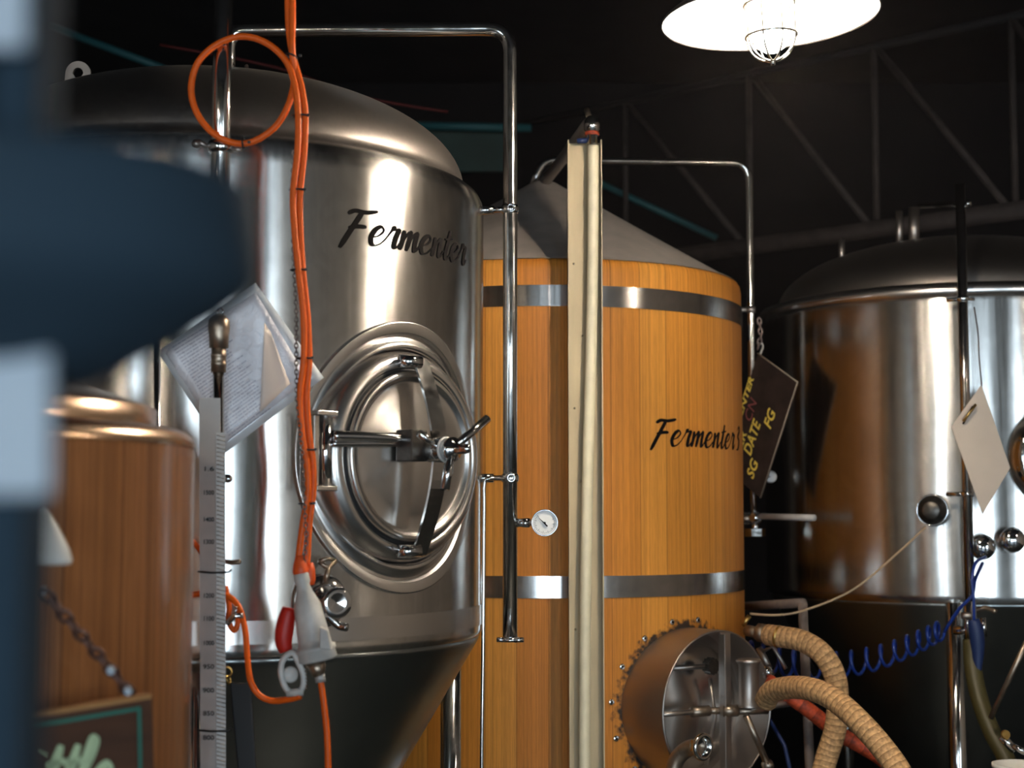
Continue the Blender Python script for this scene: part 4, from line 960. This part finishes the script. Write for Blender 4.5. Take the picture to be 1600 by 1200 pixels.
flexq([P(350, 694, Yk), P(482, 594, Yk+.025), P(400, 458, Yk), P(256, 548, Yk-.02)], 14, .0022, 'printed_sheet', M['paper'], .006)
flexq([P(405, 645, Yk), P(452, 600, Yk+.02), P(422, 520, Yk+.01), P(412, 505, Yk)], 8, .001, 'tan_sheet', M['tan'], .011)

# ---------------------------------------------------------------- orange cables, ties, chain, connectors
Yc = 3.40
down = [(474, 180), (472, 240), (466, 300), (466, 350), (470, 420), (477, 490), (480, 560), (476, 620), (480, 680), (486, 725), (486, 770), (480, 820), (476, 890)]
ca1 = [(446, -60), (448, 40), (455, 88), (468, 135)] + down
tag(MB().tube(smooth_path([P(x+3, y, Yc) for x, y in ca1], 7), .0074, 12).build('orange_cable', M['orange']), 'orange cable running straight down past the coiled loop to the white connector', 'cable')
dn2 = [(x-5.5+2.5*math.sin(y/60.0), y) for x, y in down[1:-2]] + [(473, 820), (464, 890)]
ca2 = [(457, -60), (457, 40), (457, 85), (460, 125), (449, 168), (425, 203), (385, 224), (345, 216), (313, 186), (299, 145), (307, 102), (335, 72), (375, 57), (414, 66), (446, 94), (461, 135), (466, 185)] + dn2
def ydep(i, n): return Yc - .012 + (.016 if 3 <= i <= 6 else 0)
tag(MB().tube(smooth_path([P(x, y, ydep(i, 0)) for i, (x, y) in enumerate(ca2)], 7), .0074, 12).build('orange_cable', M['orange']), 'orange cable coiled into a big round loop around the polished riser pipe', 'cable')
for k, (x, y, wd, rot) in enumerate([(455, 88, 14, .3), (341, 70, 9, -.9), (380, 223, 9, 1.5), (469, 181, 13, 0), (464, 297, 12, 0), (466, 422, 12, 0), (476, 560, 12, 0), (481, 703, 12, 0), (479, 787, 12, 0)]):
    r = wd/2440*Yc
    d = Vector((math.sin(rot), 0, math.cos(rot)))
    t_ = MB().ring(P(x, y, Yc-.002), d, r, .0022, 24, 6, ry=.013); t_.box(P(x+wd, y-1, Yc-.010), (.006, .006, .005))
    tag(t_.build('cable_tie', M['tie']), ['black cable tie where the coil leaves the bundle', 'black cable tie at the upper left of the coil on the pipe', 'black cable tie at the bottom of the coil', 'black cable tie just below the coil', 'black cable tie level with the shell top below the coil', 'black cable tie level with the tank lettering', 'black cable tie beside the papers right edge', 'black cable tie level with the round door hub', 'lowest black cable tie above the white connector'][k], 'cable tie', 'cable ties on the orange cables')
tag(chain('support_chain', [P(459, 236, Yc+.005), P(457, 300, Yc+.005), P(459, 400, Yc+.005), P(463, 480, Yc+.005), P(463, 560, Yc-.012), P(464, 620, Yc-.015), P(471, 700, Yc-.022), P(475, 780, Yc-.022), P(479, 840, Yc-.02), P(473, 888, Yc-.02)], .0135, .0013, M['chain']), 'thin dark chain hanging alongside the orange cables', 'chain')

pl = thing('white_connector', 'white plastic power connector hanging from the orange cables', 'connector', P(485, 960, Yc-.02))
A0, A1 = P(470, 896, Yc-.02), P(497, 1030, Yc-.02); ax = (A1-A0); Ln = ax.length; FC = axis_frame(A0, ax)
k_ = Yc/2440
MB(FC).lathe([(11*k_, 0), (12*k_, .002), (12*k_, 14*k_), (10*k_, 18*k_), (13*k_, 30*k_), (21*k_, 50*k_), (23*k_, 75*k_), (25*k_, 100*k_), (26*k_, 112*k_), (31*k_, 114*k_), (31*k_, 120*k_), (29*k_, 122*k_), (30*k_, 134*k_), (24*k_, 137*k_)], n=36).build('housing', M['white'], pl)
MB(FC).box((0, -.0, 0), (.001, .001, .001))
MB().slab([P(502, 1012, Yc-.05), P(520, 1014, Yc-.05), P(514, 984, Yc-.05), P(502, 978, Yc-.05)], -.03).build('latch', M['white'], pl, .002)
MB(axis_frame(P(470, 893, Yc-.015), (P(468, 870, Yc-.015)-P(470, 893, Yc-.015)))).lathe([(.015, -.012), (.018, .0), (.016, .012), (.010, .030), (.009, .034)], n=20).build('gland', M['orangecap'], pl)
MB(axis_frame(P(484, 905, Yc+.0), (P(484, 880, Yc)-P(484, 905, Yc)))).lathe([(.010, -.012), (.0125, .0), (.012, .02), (.008, .036)], n=20).build('gland', M['orangecap'], pl)
MB().tube([P(492, 1034, Yc-.02), P(497, 1050, Yc-.02), P(499, 1056, Yc-.02)], lambda t: .022-.011*t, 20).build('taper', M['bronze'], pl)
MB().tube([P(499, 1052, Yc-.02), P(501, 1066, Yc-.02)], .0115, 8).build('cable_nut', M['alu'], pl)
MB().tube(smooth_path([P(452, 950, Yc+.0), P(446, 975, Yc), P(443, 1000, Yc), P(447, 1018, Yc)], 4), lambda t: .010+.010*math.sin(PI*(.15+.75*t)), 14).build('red_plug', M['red'], pl)
MB().tube([P(438, 992, Yc), P(436, 998, Yc)], .004, 6).build('red_tab', M['red'], pl)
rp_ = smooth_path([P(457, 1020, Yc-.02), P(443, 1030, Yc-.02), P(439, 1050, Yc-.02), P(446, 1074, Yc-.02), P(458, 1083, Yc-.02), P(472, 1076, Yc-.02), P(474, 1056, Yc-.02), P(466, 1034, Yc-.02)], 6, closed=True)
MB().tube(rp_, .0068, 12, closed=True).build('socket_lid_ring', M['white'], pl)
MB(axis_frame(P(454, 1054, Yc-.01), (.5, -1, .15))).lathe([(.017, -.004), (.018, 0), (.014, .006), (.0001, .008)], n=24).build('socket_lid', M['white'], pl)
MB().tube([P(448, 1083, Yc-.02), P(474, 1081, Yc-.02)], .0085, 10).build('lid_hinge', M['white'], pl)
sp_ = [P(478+2.5*math.cos(i*1.3), 1040+i*1.1, Yc-.02+.004*math.sin(i*1.3)) for i in range(36)]
MB().tube(sp_, .0012, 5).build('lid_spring', M['bronze'], pl)
tag(MB().tube(smooth_path([P(501, 1064, Yc-.02), P(506, 1100, Yc-.02), P(511, 1150, Yc-.02), P(513, 1220, Yc-.02), P(514, 1330, Yc-.02)], 6), .0068, 12).build('orange_cable', M['orange']), 'orange cable hanging straight down from the white connector', 'cable')
tag(MB().tube(smooth_path([P(470, 1088, Yc-.02), P(450, 1093, Yc-.01), P(425, 1095, Yc), P(404, 1085, Yc), P(391, 1062, Yc), P(386, 1020, Yc+.02), P(383, 985, Yc+.03), P(374, 950, Yc+.04), P(355, 931, Yc+.05), P(325, 927, Yc+.05), P(298, 930, Yc), P(280, 935, Yc-.05)], 6), .0068, 12).build('orange_cable', M['orange']), 'orange cable looping from the connector bottom left behind the scale strip', 'cable')
tag(MB().tube(smooth_path([P(352, 916, Yc+.06), P(358, 945, Yc+.055), P(357, 970, Yc+.05), P(366, 985, Yc+.05), P(372, 972, Yc+.05), P(371, 950, Yc+.055)], 6), .0060, 12).build('orange_cable', M['orange']), 'short doubled orange cable tucked by the scale strip', 'cable')
tag(MB().tube(smooth_path([P(295, 840, 3.5), P(305, 850, 3.5), P(316, 866, 3.5), P(330, 900, 3.5)], 5), .0060, 10).build('orange_cable', M['orange']), 'bit of orange cable showing between copper-brown tank and scale strip', 'cable')
cm = thing('pinch_clamp', 'small chrome pinch clamp on the orange cable beside the scale strip', 'clamp', P(366, 963, Yc))
MB().tube([P(354, 975, Yc), P(366, 962, Yc), P(380, 962, Yc)], .0062, 8).build('clamp_body', M['chrome'], cm)
MB().tube([P(368, 960, Yc), P(369, 948, Yc)], .003, 6).build('pin', M['chrome'], cm)
rb = MB(); s1 = smooth_path([P(357, 1070, 3.5), P(370, 1066, 3.5), P(386, 1068, 3.5), P(392, 1100, 3.5), P(398, 1150, 3.5), P(402, 1260, 3.5)], 6)
rb.tube(s1, .012, 10)
tag(MB().slab([P(376, 1260, 3.47), P(404, 1260, 3.47), P(392, 1068, 3.47), P(358, 1066, 3.47)], .012).build('rubber_flap', M['rubber'], None, .004), 'black rubber flap hanging under the tank right of the scale strip', 'flap')
tag(MB().ring(P(355, 1050, 3.44), (.5, -1, .2), .010, .003, 14, 6).ring(P(357, 1062, 3.44), (.9, -.3, .2), .008, .003, 14, 6).build('snap_hook', M['brass']), 'tiny brass snap hook by the scale strip', 'hook')

# ---------------------------------------------------------------- blurred foreground stand
Yf = .70
fs_ = thing('blue_stand', 'out of focus dark blue metal stand with a broad round head at the left edge', 'stand', (P(-10, 600, Yf).x, Yf, 0))
MB().box((P(12, 600, Yf).x-.018, Yf, 1.1), (.068, .05, 2.2)).build('column', M['blue'], fs_, .006)
hd = P(40, 372, Yf)
MB(Matrix.Translation(hd)).lathe([(.030, -.068), (.060, -.052), (.088, -.034), (.103, -.022), (.105, -.014), (.104, .020), (.098, .027), (.02, .030)], n=64).build('round_head', M['blue'], fs_)
MB().slab([P(-60, 775, Yf-.045), P(78, 775, Yf-.045), P(78, 520, Yf-.045), P(-60, 520, Yf-.045)], .006).build('label_plate', M['label'], fs_, .004)
MB().slab([P(-60, 75, Yf-.045), P(40, 75, Yf-.045), P(40, -60, Yf-.045), P(-60, -60, Yf-.045)], .006).build('label_plate', M['label'], fs_, .004)
MB().box((P(12, 600, Yf).x-.018, Yf-.035, 1.60), (.03, .02, .7)).build('plate_bracket', M['blue'], fs_)
